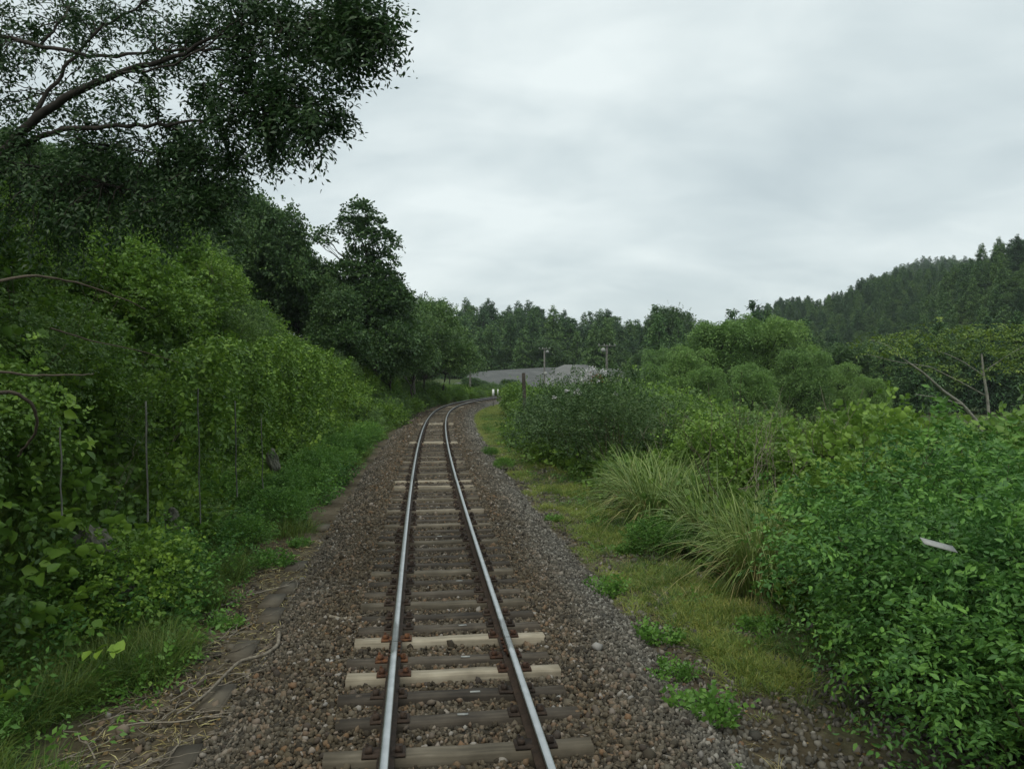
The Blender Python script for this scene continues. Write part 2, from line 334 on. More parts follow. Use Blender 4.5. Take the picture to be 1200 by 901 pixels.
def groundmat():
    m, N, L, b = newmat('ground_soil')
    a = noise(N, L, .8, 5); c = noise(N, L, 9, 4)
    f = math_(N, L, 'MULTIPLY_ADD', a, .6, math_(N, L, 'MULTIPLY', c, .4))
    col = ramp(N, L, f, [(.34, (.042, .034, .022)), (.5, (.080, .066, .043)), (.64, (.13, .11, .078))])
    g = ramp(N, L, noise(N, L, .9, 5), [(.40, (0, 0, 0)), (.60, (1, 1, 1))])
    at = N.new('ShaderNodeAttribute'); at.attribute_name = 'green'
    k = math_(N, L, 'MULTIPLY', math_(N, L, 'ADD', g, .45), at.outputs['Fac']); k = math_(N, L, 'MINIMUM', k, 1)
    mx_ = N.new('ShaderNodeMix'); mx_.data_type = 'RGBA'; L.new(k, mx_.inputs['Factor']); L.new(col, mx_.inputs['A'])
    gg = ramp(N, L, f, [(.35, (.028, .055, .018)), (.65, (.075, .11, .032))]); L.new(gg, mx_.inputs['B'])
    L.new(mx_.outputs['Result'], b.inputs['Base Color']); b.inputs['Roughness'].default_value = .95; b.inputs['Specular IOR Level'].default_value = .1
    bump(N, L, b, c, .8, .05); return m
M['ground'] = groundmat()
def stonemat(name, bed=False):
    m, N, L, b = newmat(name)
    g = N.new('ShaderNodeNewGeometry')
    if bed:
        v = N.new('ShaderNodeTexVoronoi'); v.inputs['Scale'].default_value = 17; L.new(g.outputs['Position'], v.inputs['Vector'])
        s_ = N.new('ShaderNodeSeparateColor'); L.new(v.outputs['Color'], s_.inputs[0]); rnd = s_.outputs[0]; h = v.outputs['Distance']
    else:
        oi = N.new('ShaderNodeObjectInfo'); rnd = oi.outputs['Random']; h = None
    c = ramp(N, L, rnd, [(0, (.028, .023, .016)), (.30, (.056, .045, .029)), (.55, (.084, .067, .042)), (.76, (.112, .096, .070)), (.93, (.145, .090, .048)), (1, (.24, .225, .20))])
    gr = ramp(N, L, rnd, [(0, (.050, .048, .041)), (.4, (.090, .085, .072)), (.75, (.135, .128, .108)), (1, (.26, .25, .22))])
    at = N.new('ShaderNodeAttribute'); at.attribute_name = 'grey'; at.attribute_type = 'GEOMETRY' if bed else 'INSTANCER'
    ns = noise(N, L, 1.1, 4)
    k = math_(N, L, 'MULTIPLY_ADD', ns, 1.2, math_(N, L, 'SUBTRACT', at.outputs['Fac'], .6)); k = math_(N, L, 'MINIMUM', math_(N, L, 'MAXIMUM', k, 0), 1)
    mx_ = N.new('ShaderNodeMix'); mx_.data_type = 'RGBA'; L.new(k, mx_.inputs['Factor']); L.new(c, mx_.inputs['A']); L.new(gr, mx_.inputs['B'])
    L.new(mx_.outputs['Result'], b.inputs['Base Color']); b.inputs['Roughness'].default_value = .85; b.inputs['Specular IOR Level'].default_value = .25
    if bed: bump(N, L, b, h, 1.0, .06)
    return m
M['stone'] = stonemat('ballast_stone'); M['bed'] = stonemat('ballast_bed', True)

# ------------------------------------------------------------------ ground
def axis(parts):
    out = []
    for a, b, st in parts: out += list(np.arange(a, b, st))
    return np.array(out + [parts[-1][1]])
gx = axis([(-1000, -300, 100), (-300, -80, 10), (-80, -24, 2), (-24, -12, .5), (-12, 10, .25), (10, 30, .8), (30, 110, 4), (110, 400, 8), (400, 1200, 60)])
gy = axis([(-60, -10, 5), (-10, 0, 1), (0, 40, .3), (40, 110, .8), (110, 480, 8), (480, 900, 25), (900, 1090, 95)])
GX, GY = np.meshgrid(gx, gy)
GZ = hgt(GX, GY); nx_, ny_ = len(gx), len(gy)
ii = np.arange(ny_ - 1)[:, None] * nx_ + np.arange(nx_ - 1)[None]
F = np.stack([ii, ii + 1, ii + nx_ + 1, ii + nx_], -1).reshape(-1, 4)
me = mesh_np('ground', np.stack([GX, GY, GZ], -1).reshape(-1, 3), F, smooth=True)
S_ = (GX - xc(GY)).ravel()
ga = me.attributes.new('green', 'FLOAT', 'POINT')
ga.data.foreach_set('value', np.clip(np.maximum((S_ - 2.9) / 1.5, (-S_ - 2.9) / 1.0), 0, 1).astype(np.float32))
tag(link('ground', me, mats=[M['ground']]), kind='structure')

# ------------------------------------------------------------------ generic sweeps along the track
def along(sprof, zprof, y0, y1, dy=.5):
    ys = np.arange(y0, y1 + 1e-6, dy); n = len(ys); k = len(sprof)
    sl_ = np.array([slope(y) for y in ys]); nrm = np.stack([np.ones(n), -sl_], 1); nrm /= np.linalg.norm(nrm, axis=1)[:, None]
    C = np.stack([xc(ys), ys], 1)
    sp = np.asarray(sprof, float); zp = np.asarray(zprof, float)
    XY = C[:, None] + nrm[:, None] * sp[None, :, None]
    V = np.concatenate([XY, np.broadcast_to(zp, (n, k))[..., None]], -1)
    return V, n, k
def trk(y, s, z=0.):
    sl_ = slope(y); q = math.hypot(1, sl_); return (float(xc(y)) + s / q, y - s * sl_ / q, z)
def trk_rz(y): return math.atan2(1, slope(y)) - math.pi / 2     # rotation so that local y follows the track
# ballast bed
bs_ = np.array([-2.15, -1.9, -1.6, -1.25, -.9, -.6, -.25, .25, .6, .9, 1.25, 1.55, 1.85, 2.15, 2.4])
bz_ = np.array([-.34, -.25, -.13, -.05, -.045, -.05, -.045, -.045, -.05, -.045, -.05, -.10, -.20, -.32, -.42])
V, n, k = along(bs_, bz_, -9, 134, .4)
V[..., 2] += fbm(V[..., 0], V[..., 1], .8) * .03
i = np.arange(n - 1)[:, None] * k + np.arange(k - 1)[None]
F = np.stack([i, i + 1, i + k + 1, i + k], -1).reshape(-1, 4)
me = mesh_np('ballast_bed', V.reshape(-1, 3), F, smooth=True)
a = me.attributes.new('grey', 'FLOAT', 'POINT')
def greyf(s): return np.interp(s, [-2.2, -1.7, -1.2, 1.1, 1.9, 2.3], [.45, .30, .0, .05, .85, 1.])
a.data.foreach_set('value', np.tile(greyf(bs_), n).astype(np.float32))
bed = tag(link('ballast_bed', me, mats=[M['bed']]), kind='structure')

# ------------------------------------------------------------------ railway track: sleepers, rails
track = empty('railway_track', trk(5, 0))
tag(track, 'single narrow gauge railway track curving right over brown ballast', 'railway track')
GA = .535      # rail centre offset
near = [3.2, 3.7, 4.2, 4.68, 5.14, 5.6, 6.2, 6.67, 7.08, 7.5, 8.0, 8.42, 8.82, 9.25, 9.77, 10.25, 10.72]
sl_y = near + list(np.arange(11.2, 133, .49))
pale = {5.6, 7.08, 8.0, 9.25, 10.72}
joints = [7.55, 19.55, 31.5, 43.5, 55.5, 67.5, 79.5, 91.5, 103.5, 115.5, 127.5]
def sleeper_mesh(seed):
    r = np.random.default_rng(seed); b = MB(); n = 9
    xs = np.linspace(-.95, .95, n); V = []
    for x in xs:
        w1 = .082 + r.normal(0, .003); h = r.normal(0, .003)
        for (yy, zz) in ((-w1, -.15), (-w1, -.012 + h), (-w1 + .012, h), (w1 - .012, h + r.normal(0, .002)), (w1, -.012 + h), (w1, -.15)):
            V.append((x + r.normal(0, .004), yy, zz))
    V = np.array(V); k = 6
    F = [[i * k + j, (i + 1) * k + j, (i + 1) * k + (j + 1) % k, i * k + (j + 1) % k] for i in range(n - 1) for j in range(k)]
    for e_ in (0, (n - 1) * k): F += [[e_ + 0, e_ + 1, e_ + 4, e_ + 5], [e_ + 1, e_ + 2, e_ + 3, e_ + 4]]
    b.add(V, F); return b.mesh('sleeper')
SM = [sleeper_mesh(i) for i in range(4)]; SP = [m_.copy() for m_ in SM]; ST = [m_.copy() for m_ in SM]
for m_ in ST: m_.materials.append(M['tansleeper'])
for m_ in SM: m_.materials.append(M['sleeper'])
for m_ in SP: m_.materials.append(M['palesleeper'])
tp = MB(); tp.box((0, 0, .008), (.30, .15, .016)); tp.box((-.105, 0, .03), (.05, .07, .04)); tp.box((.105, 0, .03), (.05, .07, .04))
tp.tube([(-.115, .03, .03), (-.115, .03, .065)], .013, 6); tp.tube([(.115, -.03, .03), (.115, -.03, .065)], .013, 6)
tpm = tp.mesh('tie_plate'); tpm.materials.append(M['darkrust']); tpr = tpm.copy(); tpr.materials[0] = M['rust']
wt = MB(); wt.box((0, 0, .004), (.085, .024, .008)); wtm = wt.mesh('white_tag'); wtm.materials.append(M['strip'])
for n_, y in enumerate(sl_y):
    if y < 12: is_pale = y in pale
    else:
        is_pale = n_ % 3 == 2 or min(abs(y - j - .3) for j in joints) < .26 or min(abs(y - j + .3) for j in joints) < .24
        if n_ % 17 == 5: is_pale = False
    jt = min(abs(y - j) for j in joints) < .75
    me = (SP if is_pale and jt else ST if is_pale else SM)[n_ % 4]
    o = bpy.data.objects.new('sleeper', me); COL.objects.link(o); o.parent = track
    p = Vector(trk(y, random.uniform(-.03, .03), (.022 if is_pale else .0) + random.uniform(-.006, .006))) - track.location
    o.location = p; o.rotation_euler = (0, 0, trk_rz(y) + random.uniform(-.012, .012))
    bright = y in (7.08, 8.0)
    if bright: o['label'] = 'fresh pale sleeper at the rail joint'
    elif is_pale and y < 60: o['label'] = 'pale newer sleeper'
    if y < 45:
        for sd in (-1, 1):
            q = bpy.data.objects.new('tie_plate', tpr if abs(y - 7.5) < .7 else tpm); COL.objects.link(q); q.parent = o; q.location = (sd * GA, 0, 0)
    if not is_pale and y < 30 and n_ in (6, 7, 9, 11, 15, 16, 21, 27):
        q = bpy.data.objects.new('white_tag', wtm); COL.objects.link(q); q.parent = o; q.location = (.12 + random.uniform(-.1, .1), random.uniform(-.02, .02), .003); q.rotation_euler = (0, 0, random.uniform(-.1, .1))
# rail profile (s, z), foot at z=.02, top at .16
prof = [(-.06, .02), (-.06, .032), (-.010, .048), (-.008, .115), (-.031, .124), (-.031, .148), (-.022, .157), (.022, .157), (.031, .148), (.031, .124), (.008, .115), (.010, .048), (.06, .032), (.06, .02)]
rb = [-9.] + joints + [134.]
for sd in (-1, 1):
    for a0, a1 in zip(rb[:-1], rb[1:]):
        ys = np.arange(a0 + .006, a1 - .006, .6); ys = np.append(ys, a1 - .006)
        pr = np.array(prof); n = len(ys); k = len(pr)
        V = np.array([[trk(y, sd * GA + s_, z_) for s_, z_ in pr] for y in ys]).reshape(-1, 3) - np.array(track.location)
        F = [[i * k + j, i * k + (j + 1) % k, (i + 1) * k + (j + 1) % k, (i + 1) * k + j] for i in range(n - 1) for j in range(k)]
        for e_ in (0, (n - 1) * k):
            F += [[e_ + 4, e_ + 5, e_ + 8, e_ + 9], [e_ + 5, e_ + 6, e_ + 7, e_ + 8], [e_ + 3, e_ + 4, e_ + 9, e_ + 10], [e_ + 2, e_ + 3, e_ + 10, e_ + 11], [e_, e_ + 1, e_ + 12, e_ + 13], [e_ + 1, e_ + 2, e_ + 11, e_ + 12]]
        me = mesh_np('rail', V, F)
        me.materials.append(M['darkrust']); me.materials.append(M['railhead'])
        mi = [1 if (q < (n - 1) * k and q % k in (5, 6, 7)) else 0 for q in range(len(F))]
        me.polygons.foreach_set('material_index', mi)
        ro = link('rail', me, track)
    for j in joints[:4]:
        for side in (-1, 1):
            b = MB(); b.box((0, 0, 0), (.018, .46, .062))
            for q in (-.16, -.06, .06, .16): b.tube([(side * .008, q, 0), (side * .032, q, 0)], .014, 6)
            o = link('fish_plate', b.mesh('fish_plate'), track, [M['rust'] if j < 10 else M['darkrust']])
            o.location = Vector(trk(j, sd * GA + side * .020, .082)) - track.location; o.rotation_euler = (0, 0, trk_rz(j))

# ------------------------------------------------------------------ instanced "stuff"
def proto_collection(name, meshes):
    c = bpy.data.collections.new(name)
    for i, me in enumerate(meshes):
        o = bpy.data.objects.new('%s_%02d' % (name, i), me); c.objects.link(o)
    return c
def scatter(name, pts, rot, scl, coll, attrs=None, parent=None):
    me = bpy.data.meshes.new(name); me.vertices.add(len(pts)); me.vertices.foreach_set('co', np.asarray(pts, np.float32).ravel())
    a = me.attributes.new('rot', 'FLOAT_VECTOR', 'POINT'); a.data.foreach_set('vector', np.asarray(rot, np.float32).ravel())
    a = me.attributes.new('scl', 'FLOAT_VECTOR', 'POINT'); a.data.foreach_set('vector', np.asarray(scl, np.float32).ravel())
    for k_, v_ in (attrs or {}).items():
        a = me.attributes.new(k_, 'FLOAT', 'POINT'); a.data.foreach_set('value', np.asarray(v_, np.float32))
    o = link(name, me, parent)
    ng = bpy.data.node_groups.new(name, 'GeometryNodeTree')
    ng.interface.new_socket('Geometry', in_out='INPUT', socket_type='NodeSocketGeometry'); ng.interface.new_socket('Geometry', in_out='OUTPUT', socket_type='NodeSocketGeometry')
    N = ng.nodes; L = ng.links; gi = N.new('NodeGroupInput'); go = N.new('NodeGroupOutput'); ci = N.new('GeometryNodeCollectionInfo')
    ci.inputs['Collection'].default_value = coll; ci.inputs['Separate Children'].default_value = True; ci.inputs['Reset Children'].default_value = True
    ip = N.new('GeometryNodeInstanceOnPoints'); ip.inputs['Pick Instance'].default_value = True
    ar = N.new('GeometryNodeInputNamedAttribute'); ar.data_type = 'FLOAT_VECTOR'; ar.inputs['Name'].default_value = 'rot'
    asx = N.new('GeometryNodeInputNamedAttribute'); asx.data_type = 'FLOAT_VECTOR'; asx.inputs['Name'].default_value = 'scl'
    L.new(gi.outputs[0], ip.inputs['Points']); L.new(ci.outputs[0], ip.inputs['Instance']); L.new(ar.outputs['Attribute'], ip.inputs['Rotation']); L.new(asx.outputs['Attribute'], ip.inputs['Scale'])
    L.new(ip.outputs[0], go.inputs[0]); md = o.modifiers.new('scatter', 'NODES'); md.node_group = ng
    tag(o, kind='stuff'); return o
# stones
def ico():
    t = (1 + 5 ** .5) / 2
    V = unit(np.array([(-1, t, 0), (1, t, 0), (-1, -t, 0), (1, -t, 0), (0, -1, t), (0, 1, t), (0, -1, -t), (0, 1, -t), (t, 0, -1), (t, 0, 1), (-t, 0, -1), (-t, 0, 1)], float))
    F = np.array([(0, 11, 5), (0, 5, 1), (0, 1, 7), (0, 7, 10), (0, 10, 11), (1, 5, 9), (5, 11, 4), (11, 10, 2), (10, 7, 6), (7, 1, 8), (3, 9, 4), (3, 4, 2), (3, 2, 6), (3, 6, 8), (3, 8, 9), (4, 9, 5), (2, 4, 11), (6, 2, 10), (8, 6, 7), (9, 8, 1)])
    return V, F
IV, IF = ico()
stones = []
for i in range(7):
    r = np.random.default_rng(100 + i); V = IV * r.uniform(.62, 1.25, (12, 1)) * np.array([1., r.uniform(.65, .95), r.uniform(.5, .75)])
    me = mesh_np('stone', V, IF); me.materials.append(M['stone']); stones.append(me)
stc = proto_collection('stone_shape', stones)
def bed_z(s): return np.interp(s, bs_, bz_)
rail_sl = np.array(sl_y)
def stone_ok(s, y):
    d = np.min(np.abs(y[:, None] - rail_sl[None]), axis=1)
    on_sl = (d < .098) & (np.abs(s) < .97)
    on_rail = np.abs(np.abs(s) - GA) < .085
    return ~((on_sl & (rng.uniform(0, 1, len(s)) > np.where(np.abs(s) > .72, .62, .34))) | on_rail)
def bedpts(n, y0, y1, sa, sb, sz):
    y = rng.uniform(y0, y1, n); s = rng.uniform(sa, sb, n); ok = stone_ok(s, y); y = y[ok]; s = s[ok]; n = len(y)
    sl_ = np.interp(y, SY, _sl); q = np.hypot(1, sl_)
    x = xc(y) + s / q; yy = y - s * sl_ / q
    r_ = sz * rng.lognormal(0, .28, n)
    z = bed_z(s) + r_ * .25 + rng.uniform(-.006, .012, n) + fbm(x, yy, .8) * .03
    return np.stack([x, yy, z], 1), r_, s
Ps, Rs, Ss = [], [], []
for n_, y0, y1, sz in ((56000, 3.6, 14, .0215), (38000, 14, 32, .027), (24000, 32, 75, .040)):
    p, r_, s_ = bedpts(n_, y0, y1, -2.1, 2.38, sz); Ps.append(p); Rs.append(r_); Ss.append(s_)
pts = np.vstack(Ps); rr_ = np.concatenate(Rs); ss_ = np.concatenate(Ss)
scatter('ballast_stones', pts, rng.uniform(0, 6.28, (len(pts), 3)), rr_[:, None] * rng.uniform(.8, 1.25, (len(pts), 3)), stc, {'grey': greyf(ss_)})
# loose gravel further right near the camera and sparse stones on the path at left
n_ = 9000; y = rng.uniform(3.5, 11, n_); s = np.where(rng.uniform(0, 1, n_) < .72, rng.uniform(2.3, 4.4, n_), rng.uniform(-3.0, -2.0, n_)); x = xc(y) + s
keep = rng.uniform(0, 1, n_) < np.clip(np.where(s > 0, (12.5 - y) / 6, .5) * np.clip(1.2 + fbm(x, y, 1.0) * 2.5, 0, 1), 0, 1)
x, y, s = x[keep], y[keep], s[keep]; n_ = len(x); r_ = .024 * rng.lognormal(0, .35, n_)
scatter('loose_gravel', np.stack([x, y, hgt(x, y) + r_ * .3], 1), rng.uniform(0, 6.28, (n_, 3)), r_[:, None] * np.ones((n_, 3)), stc, {'grey': np.where(s > 0, .75, .3)})
n_ = 5000; y = rng.uniform(9, 32, n_); s = rng.uniform(2.3, 3.9, n_); x = xc(y) + s; r_ = .026 * rng.lognormal(0, .35, n_)
scatter('verge_gravel', np.stack([x, y, hgt(x, y) + r_ * .5], 1), rng.uniform(0, 6.28, (n_, 3)), r_[:, None] * np.ones((n_, 3)), stc, {'grey': np.full(n_, .7)})
# the three hundred nearest stones, one by one
m, N_, L_, b_ = newmat('loose_ballast_stone'); oi = N_.new('ShaderNodeObjectInfo')
L_.new(ramp(N_, L_, oi.outputs['Random'], [(0, (.03, .024, .018)), (.35, (.065, .048, .034)), (.6, (.10, .082, .062)), (.82, (.15, .088, .045)), (.94, (.16, .15, .135)), (1, (.34, .33, .31))]), b_.inputs['Base Color']); b_.inputs['Roughness'].default_value = .85
near_st = []
for st in stones[:5]:
    c = st.copy(); c.materials[0] = m; near_st.append(c)
p, r_, s_ = bedpts(430, 4.6, 7.8, -1.9, 2.3, .030)
for q in range(min(300, len(p))):
    o = bpy.data.objects.new('stone', near_st[q % 5]); COL.objects.link(o); o.parent = bed
    o.location = (p[q][0], p[q][1], p[q][2] + .012); o.rotation_euler = rng.uniform(0, 6.28, 3); o.scale = [float(r_[q])] * 3
# concrete edging along the left of the ballast
edg = empty('concrete_edging', trk(6, -2.2, -.25)); tag(edg, 'broken line of dark concrete slabs along the left foot of the ballast', 'edging')
for y in np.arange(4.3, 17, .62):
    if random.random() < .42: continue
    b = MB(); ww = random.uniform(.20, .26); b.box((0, 0, 0), (ww, .585, .07)); b.box((0, 0, .037), (ww - .03, .55, .006))
    o = link('slab', b.mesh('slab'), edg, [M['slab']]); o.location = Vector(trk(y, -2.14 + random.uniform(-.05, .05), -.265)) - edg.location
    o.rotation_euler = (random.uniform(-.03, .03), random.uniform(-.04, .04), trk_rz(y) + random.uniform(-.03, .03))

# ------------------------------------------------------------------ plant prototypes (each is a thing: Empty > foliage, stems)
def lobes_auto(r, n, R_, Hh, lr):
    out = [(0, 0, Hh * .45, R_ * .7, R_ * .7, Hh * .45)]
    for i in range(n):
        a = i / n * 6.283 + r.uniform(-.4, .4); q = R_ * r.uniform(.3, .75); z = Hh * r.uniform(.3, .8)
        l_ = lr * r.uniform(.7, 1.25); out.append((q * math.cos(a), q * math.sin(a), z, l_, l_, l_ * r.uniform(.65, .95)))
    return np.array(out)
def stems_mb(r, lobes, rad, T=None, base=.12):
    b = MB()
    for L in lobes:
        p0 = np.array([r.uniform(-base, base), r.uniform(-base, base), -.25]); p1 = L[:3] + np.array([0, 0, L[5] * .3])
        mid = (p0 + p1) / 2 + np.array([0, 0, .12]) + r.normal(0, .08, 3); t = np.linspace(0, 1, 6)[:, None]
        b.tube((1 - t) ** 2 * p0 + 2 * t * (1 - t) * mid + t ** 2 * p1, np.linspace(rad, rad * .4, 6), 5, closed=False)
    return b
PARK = {}
class Proto:
    """parts are kept as (name, mesh) and linked once per individual"""
    def __init__(s, name, parts): s.name = name; s.parts = parts; s.first = None
    def put(s, loc, rz=0., scale=1., label='', cat='', group=None, tilt=(0, 0)):
        sc3 = (scale,) * 3 if np.isscalar(scale) else scale
        if s.first is None:
            o = empty(s.name); o['kind'] = 'thing'; s.first = o
            for nme, me in s.parts: q = bpy.data.objects.new(nme, me); COL.objects.link(q); q.parent = o
        else:
            o = s.first.copy(); COL.objects.link(o)
            for ch in s.kids: c = ch.copy(); COL.objects.link(c); c.parent = o
            for kk in ('label', 'category', 'group'):
                if kk in o: del o[kk]
        if s.first is o: s.kids = [q for q in bpy.data.objects if q.parent is o]
        o.location = [float(v_) for v_ in loc]; o.rotation_euler = (tilt[0], tilt[1], rz); o.scale = sc3
        tag(o, label, cat, group); return o
def mk(name, *parts):
    ps = []
    for nme, me, mat in parts: me.materials.append(mat); ps.append((nme, me))
    return Proto(name, ps)
def shrub(seed, R_, Hh, nl, lr, ns, k, sL, lL, lW, shape, mat, name='shrub', droop=.3, upb=.35, rad=.016, flat=.5):
    r = np.random.default_rng(seed); lb = lobes_auto(r, nl, R_, Hh, lr)
    p, d = lobe_shell(lb, ns, r); p[:, 2] = np.maximum(p[:, 2], .04)
    p += r.normal(0, .07 * R_, p.shape) + (d + np.array([0, 0, .5])) * r.exponential(.07 * R_, (len(p), 1))
    V, F, T = sprigs(p, d + r.normal(0, .45, d.shape) + np.array([0, 0, upb]), k, sL, lL, lW, shape, droop, r=r, flat=flat)
    return mk(name, ('foliage', mesh_np('foliage', V, F, T), mat), ('stems', stems_mb(r, lb, rad).mesh('stems'), M['stem']))
KU = [shrub(20 + i, 1.0, 1.25, 13, .44, 2500, 6, .22, .066, .058, 'broad', M['kudzu'], 'kudzu_bush', flat=.35) for i in range(3)]
KS = [shrub(25 + i, 1.0, 1.25, 9, .46, 900, 6, .26, .10, .086, 'broad', M['kudzu'], 'kudzu_bush', flat=.4) for i in range(2)]
BG = [shrub(35 + i, 1.0, 1.5, 16, .42, 3000, 8, .20, .040, .020, 'diamond', M['darkshrub'], 'shrub', upb=.6) for i in range(2)]
SH = [shrub(30 + i, .95, 1.5, 12, .42, 1600, 7, .24, .058, .028, 'diamond', M['shrub'], 'shrub', upb=.5) for i in range(3)]
VI = [shrub(40 + i, 1.0, 1.0, 13, .38, 1700, 7, .24, .060, .042, 'broad', M['vine'], 'climbing_bush', droop=.5) for i in range(3)]
FR = [shrub(50 + i, .8, 1.0, 11, .32, 1000, 8, .24, .068, .032, 'broad', M['fresh'], 'leafy_shrub', upb=.8) for i in range(2)]
NB = [shrub(60 + i, 1.05, 1.7, 17, .36, 2100, 8, .27, .058, .027, 'broad', M['nearleaf'], 'leafy_shrub', droop=.55) for i in range(2)]
# low weeds and grass tufts
def weed(seed, n, R_, Hh, mat, lL=.05, lW=.03, name='weed'):
    r = np.random.default_rng(seed); q = R_ * np.sqrt(r.uniform(0, 1, n)); a = r.uniform(0, 6.283, n)
    O = np.stack([q * np.cos(a), q * np.sin(a), np.zeros(n)], 1); D = unit(O) * .5 + np.array([0, 0, 1.]) + r.normal(0, .3, (n, 3))
    V, F, T = sprigs(O, D, 9, Hh, lL, lW, 'diamond', .15, r=r); return mk(name, ('foliage', mesh_np('foliage', V, F, T), mat))
WD = [weed(70 + i, 70, .20, .20, M['fresh']) for i in range(3)]
WT = [weed(75 + i, 90, .28, .75, M['nearleaf'], .075, .035, 'tall_weed') for i in range(2)]
def pampas(seed, n, L, lean, rad, dry):
    r = np.random.default_rng(seed)
    V, F, T = blades(r, n, rad, L, .021, lean, 9, 1.25); V2, F2, T2 = blades(r, dry, rad * .9, L * .8, .014, lean * 1.1, 6, 1.5)
    return mk('pampas_clump', ('blades', mesh_np('blades', V, F, T), M['pampas']), ('dry_blades', mesh_np('dry_blades', V2, F2, T2), M['straw']))
KEEP = [(P(u_, 0, d_)[0], d_, r_) for u_, d_, r_ in ((775, 15.5, 1.3), (748, 17.6, 1.2), (888, 11., 1.25), (935, 11.6, 1.1), (840, 13.2, 1.2), (690, 24, 1.7), (722, 21.8, 1.5), (655, 27.5, 1.4), (800, 14, 1.1), (860, 11.6, 1.1))]
PG = [pampas(80, 560, 2.1, .26, .5, 150), pampas(81, 470, 2.0, .30, .42, 260), pampas(82, 420, 1.8, .26, .4, 70)]
def tuft(seed, n, L, W, lean, rad, mat, seg=3):
    r = np.random.default_rng(seed); V, F, T = blades(r, n, rad, L, W, lean, seg); me = mesh_np('tuft', V, F, T); me.materials.append(mat); return me
TG = proto_collection('grass_tuft', [tuft(90 + i, 34, .26, .006, .6, .11, M['grass']) for i in range(4)])
TD = proto_collection('short_grass_tuft', [tuft(95 + i, 44, .12, .005, .9, .11, M['drygrass']) for i in range(4)])
TL = proto_collection('long_grass_tuft', [tuft(100 + i, 46, .55, .008, .5, .16, M['grass'], 4) for i in range(4)])
TS = proto_collection('straw_tuft', [tuft(105 + i, 16, .22, .005, 1.1, .12, M['straw']) for i in range(3)])
def clump(seed, n, k, rad, hz, sL, lL, lW, shape, mat, droop=.4):
    r = np.random.default_rng(seed); O = r.normal(0, 1, (n, 3)) * np.array([rad, rad, hz]) * .5; O[:, 2] = np.abs(O[:, 2])
    D = unit(O * np.array([1, 1, .3])) + r.normal(0, .4, (n, 3)) + np.array([0, 0, .5])
    V, F, T = sprigs(O, D, k, sL, lL, lW, shape, droop, r=r, flat=.4); me = mesh_np('leaf_clump', V, F, T); me.materials.append(mat); return me
CV = proto_collection('vine_clump', [clump(110 + i, 16, 6, .34, .22, .26, .088, .062, 'broad', M['vine']) for i in range(4)] + [clump(115 + i, 20, 7, .32, .2, .24, .060, .030, 'diamond', M['shrub']) for i in range(2)])
CK = proto_collection('kudzu_clump', [clump(120 + i, 20, 6, .42, .2, .26, .082, .07, 'broad', M['kudzu']) for i in range(4)])
CF = proto_collection('herb_clump', [clump(125 + i, 12, 7, .2, .12, .2, .05, .026, 'diamond', M['fresh']) for i in range(3)])

def scat(name, xy, coll, smin, smax, tilt=.3, dz=0., zs=1.):
    n = len(xy); x, y = xy[:, 0], xy[:, 1]; z = hgt(x, y) + dz
    rot = np.stack([rng.normal(0, tilt, n), rng.normal(0, tilt, n), rng.uniform(0, 6.28, n)], 1); s_ = rng.uniform(smin, smax, n)[:, None] * np.array([1, 1, zs])
    return scatter(name, np.stack([x, y, z], 1), rot, s_, coll)
def srand(n, s0, s1, y0, y1, dens=None):
    y = rng.uniform(y0, y1, n); s = rng.uniform(s0, s1, n); x = xc(y) + s; ok = np.ones(n, bool) if dens is None else rng.uniform(0, 1, n) < dens(x, y, s)
    return np.stack([x, y], 1)[ok]
# --- left bank cover
scat('bank_vines', np.vstack([srand(5200, -14, -4.1, 2, 26), srand(4200, -16, -3.2, 26, 60), srand(1500, -12, -2.7, 60, 110)]), CV, .9, 1.7, .5, .02)
scat('bank_grass', np.vstack([srand(6000, -5.4, -2.75, 3.0, 14, lambda x, y, s: np.clip(.62 + fbm(x, y, 1.3) * 2.2 - (s + 3.3) * 1.5, 0, 1)), srand(2200, -3.7, -2.35, 14, 60, lambda x, y, s: np.clip(.5 + fbm(x, y, 2) * 2 - (s + 2.7) * 1.5, 0, 1))]), TL, .55, 1.05, .15)
scat('bank_herbs', srand(1500, -4.4, -2.8, 3, 40, lambda x, y, s: np.clip(.4 + fbm(x, y, 1.3) * 2, 0, 1)), CF, .8, 1.6, .2)
# --- right verge
scat('verge_grass', np.vstack([srand(9000, 2.35, 4.0, 9.5, 34, lambda x, y, s: np.clip(.48 + fbm(x, y, 1.0) * 3.2 - abs(s - 3.2) * .5, .03, 1)),
                               srand(4600, 2.3, 4.6, 34, 85), srand(5200, 2.5, 4.3, 4.2, 10, lambda x, y, s: np.clip(.25 + fbm(x, y, 1.4) * 2.6, 0, 1) * np.clip(1 - abs(s - 3.15) / .55, 0, 1))]), TD, .8, 1.5, .15)
scat('verge_grass', srand(2600, 2.7, 4.4, 8, 60, lambda x, y, s: np.clip(.35 + fbm(x, y, 1.5) * 2, 0, 1)), TG, .6, 1.2, .15)
scat('verge_tufts', srand(260, 2.6, 4.3, 6, 45, lambda x, y, s: np.clip(.3 + fbm(x, y, .9) * 2.4, 0, 1)), TL, .35, .75, .2)
scat('verge_straw', srand(500, 2.4, 4.5, 5, 40, lambda x, y, s: np.clip(.2 + fbm(x, y, 1.7) * 2.4, 0, 1)), TS, .5, 1.2, .3)
scat('verge_herbs', srand(520, 2.7, 4.3, 7, 60, lambda x, y, s: np.clip(.2 + fbm(x, y, 1.1) * 2.2, 0, 1)), CF, .6, 1.2, .2)
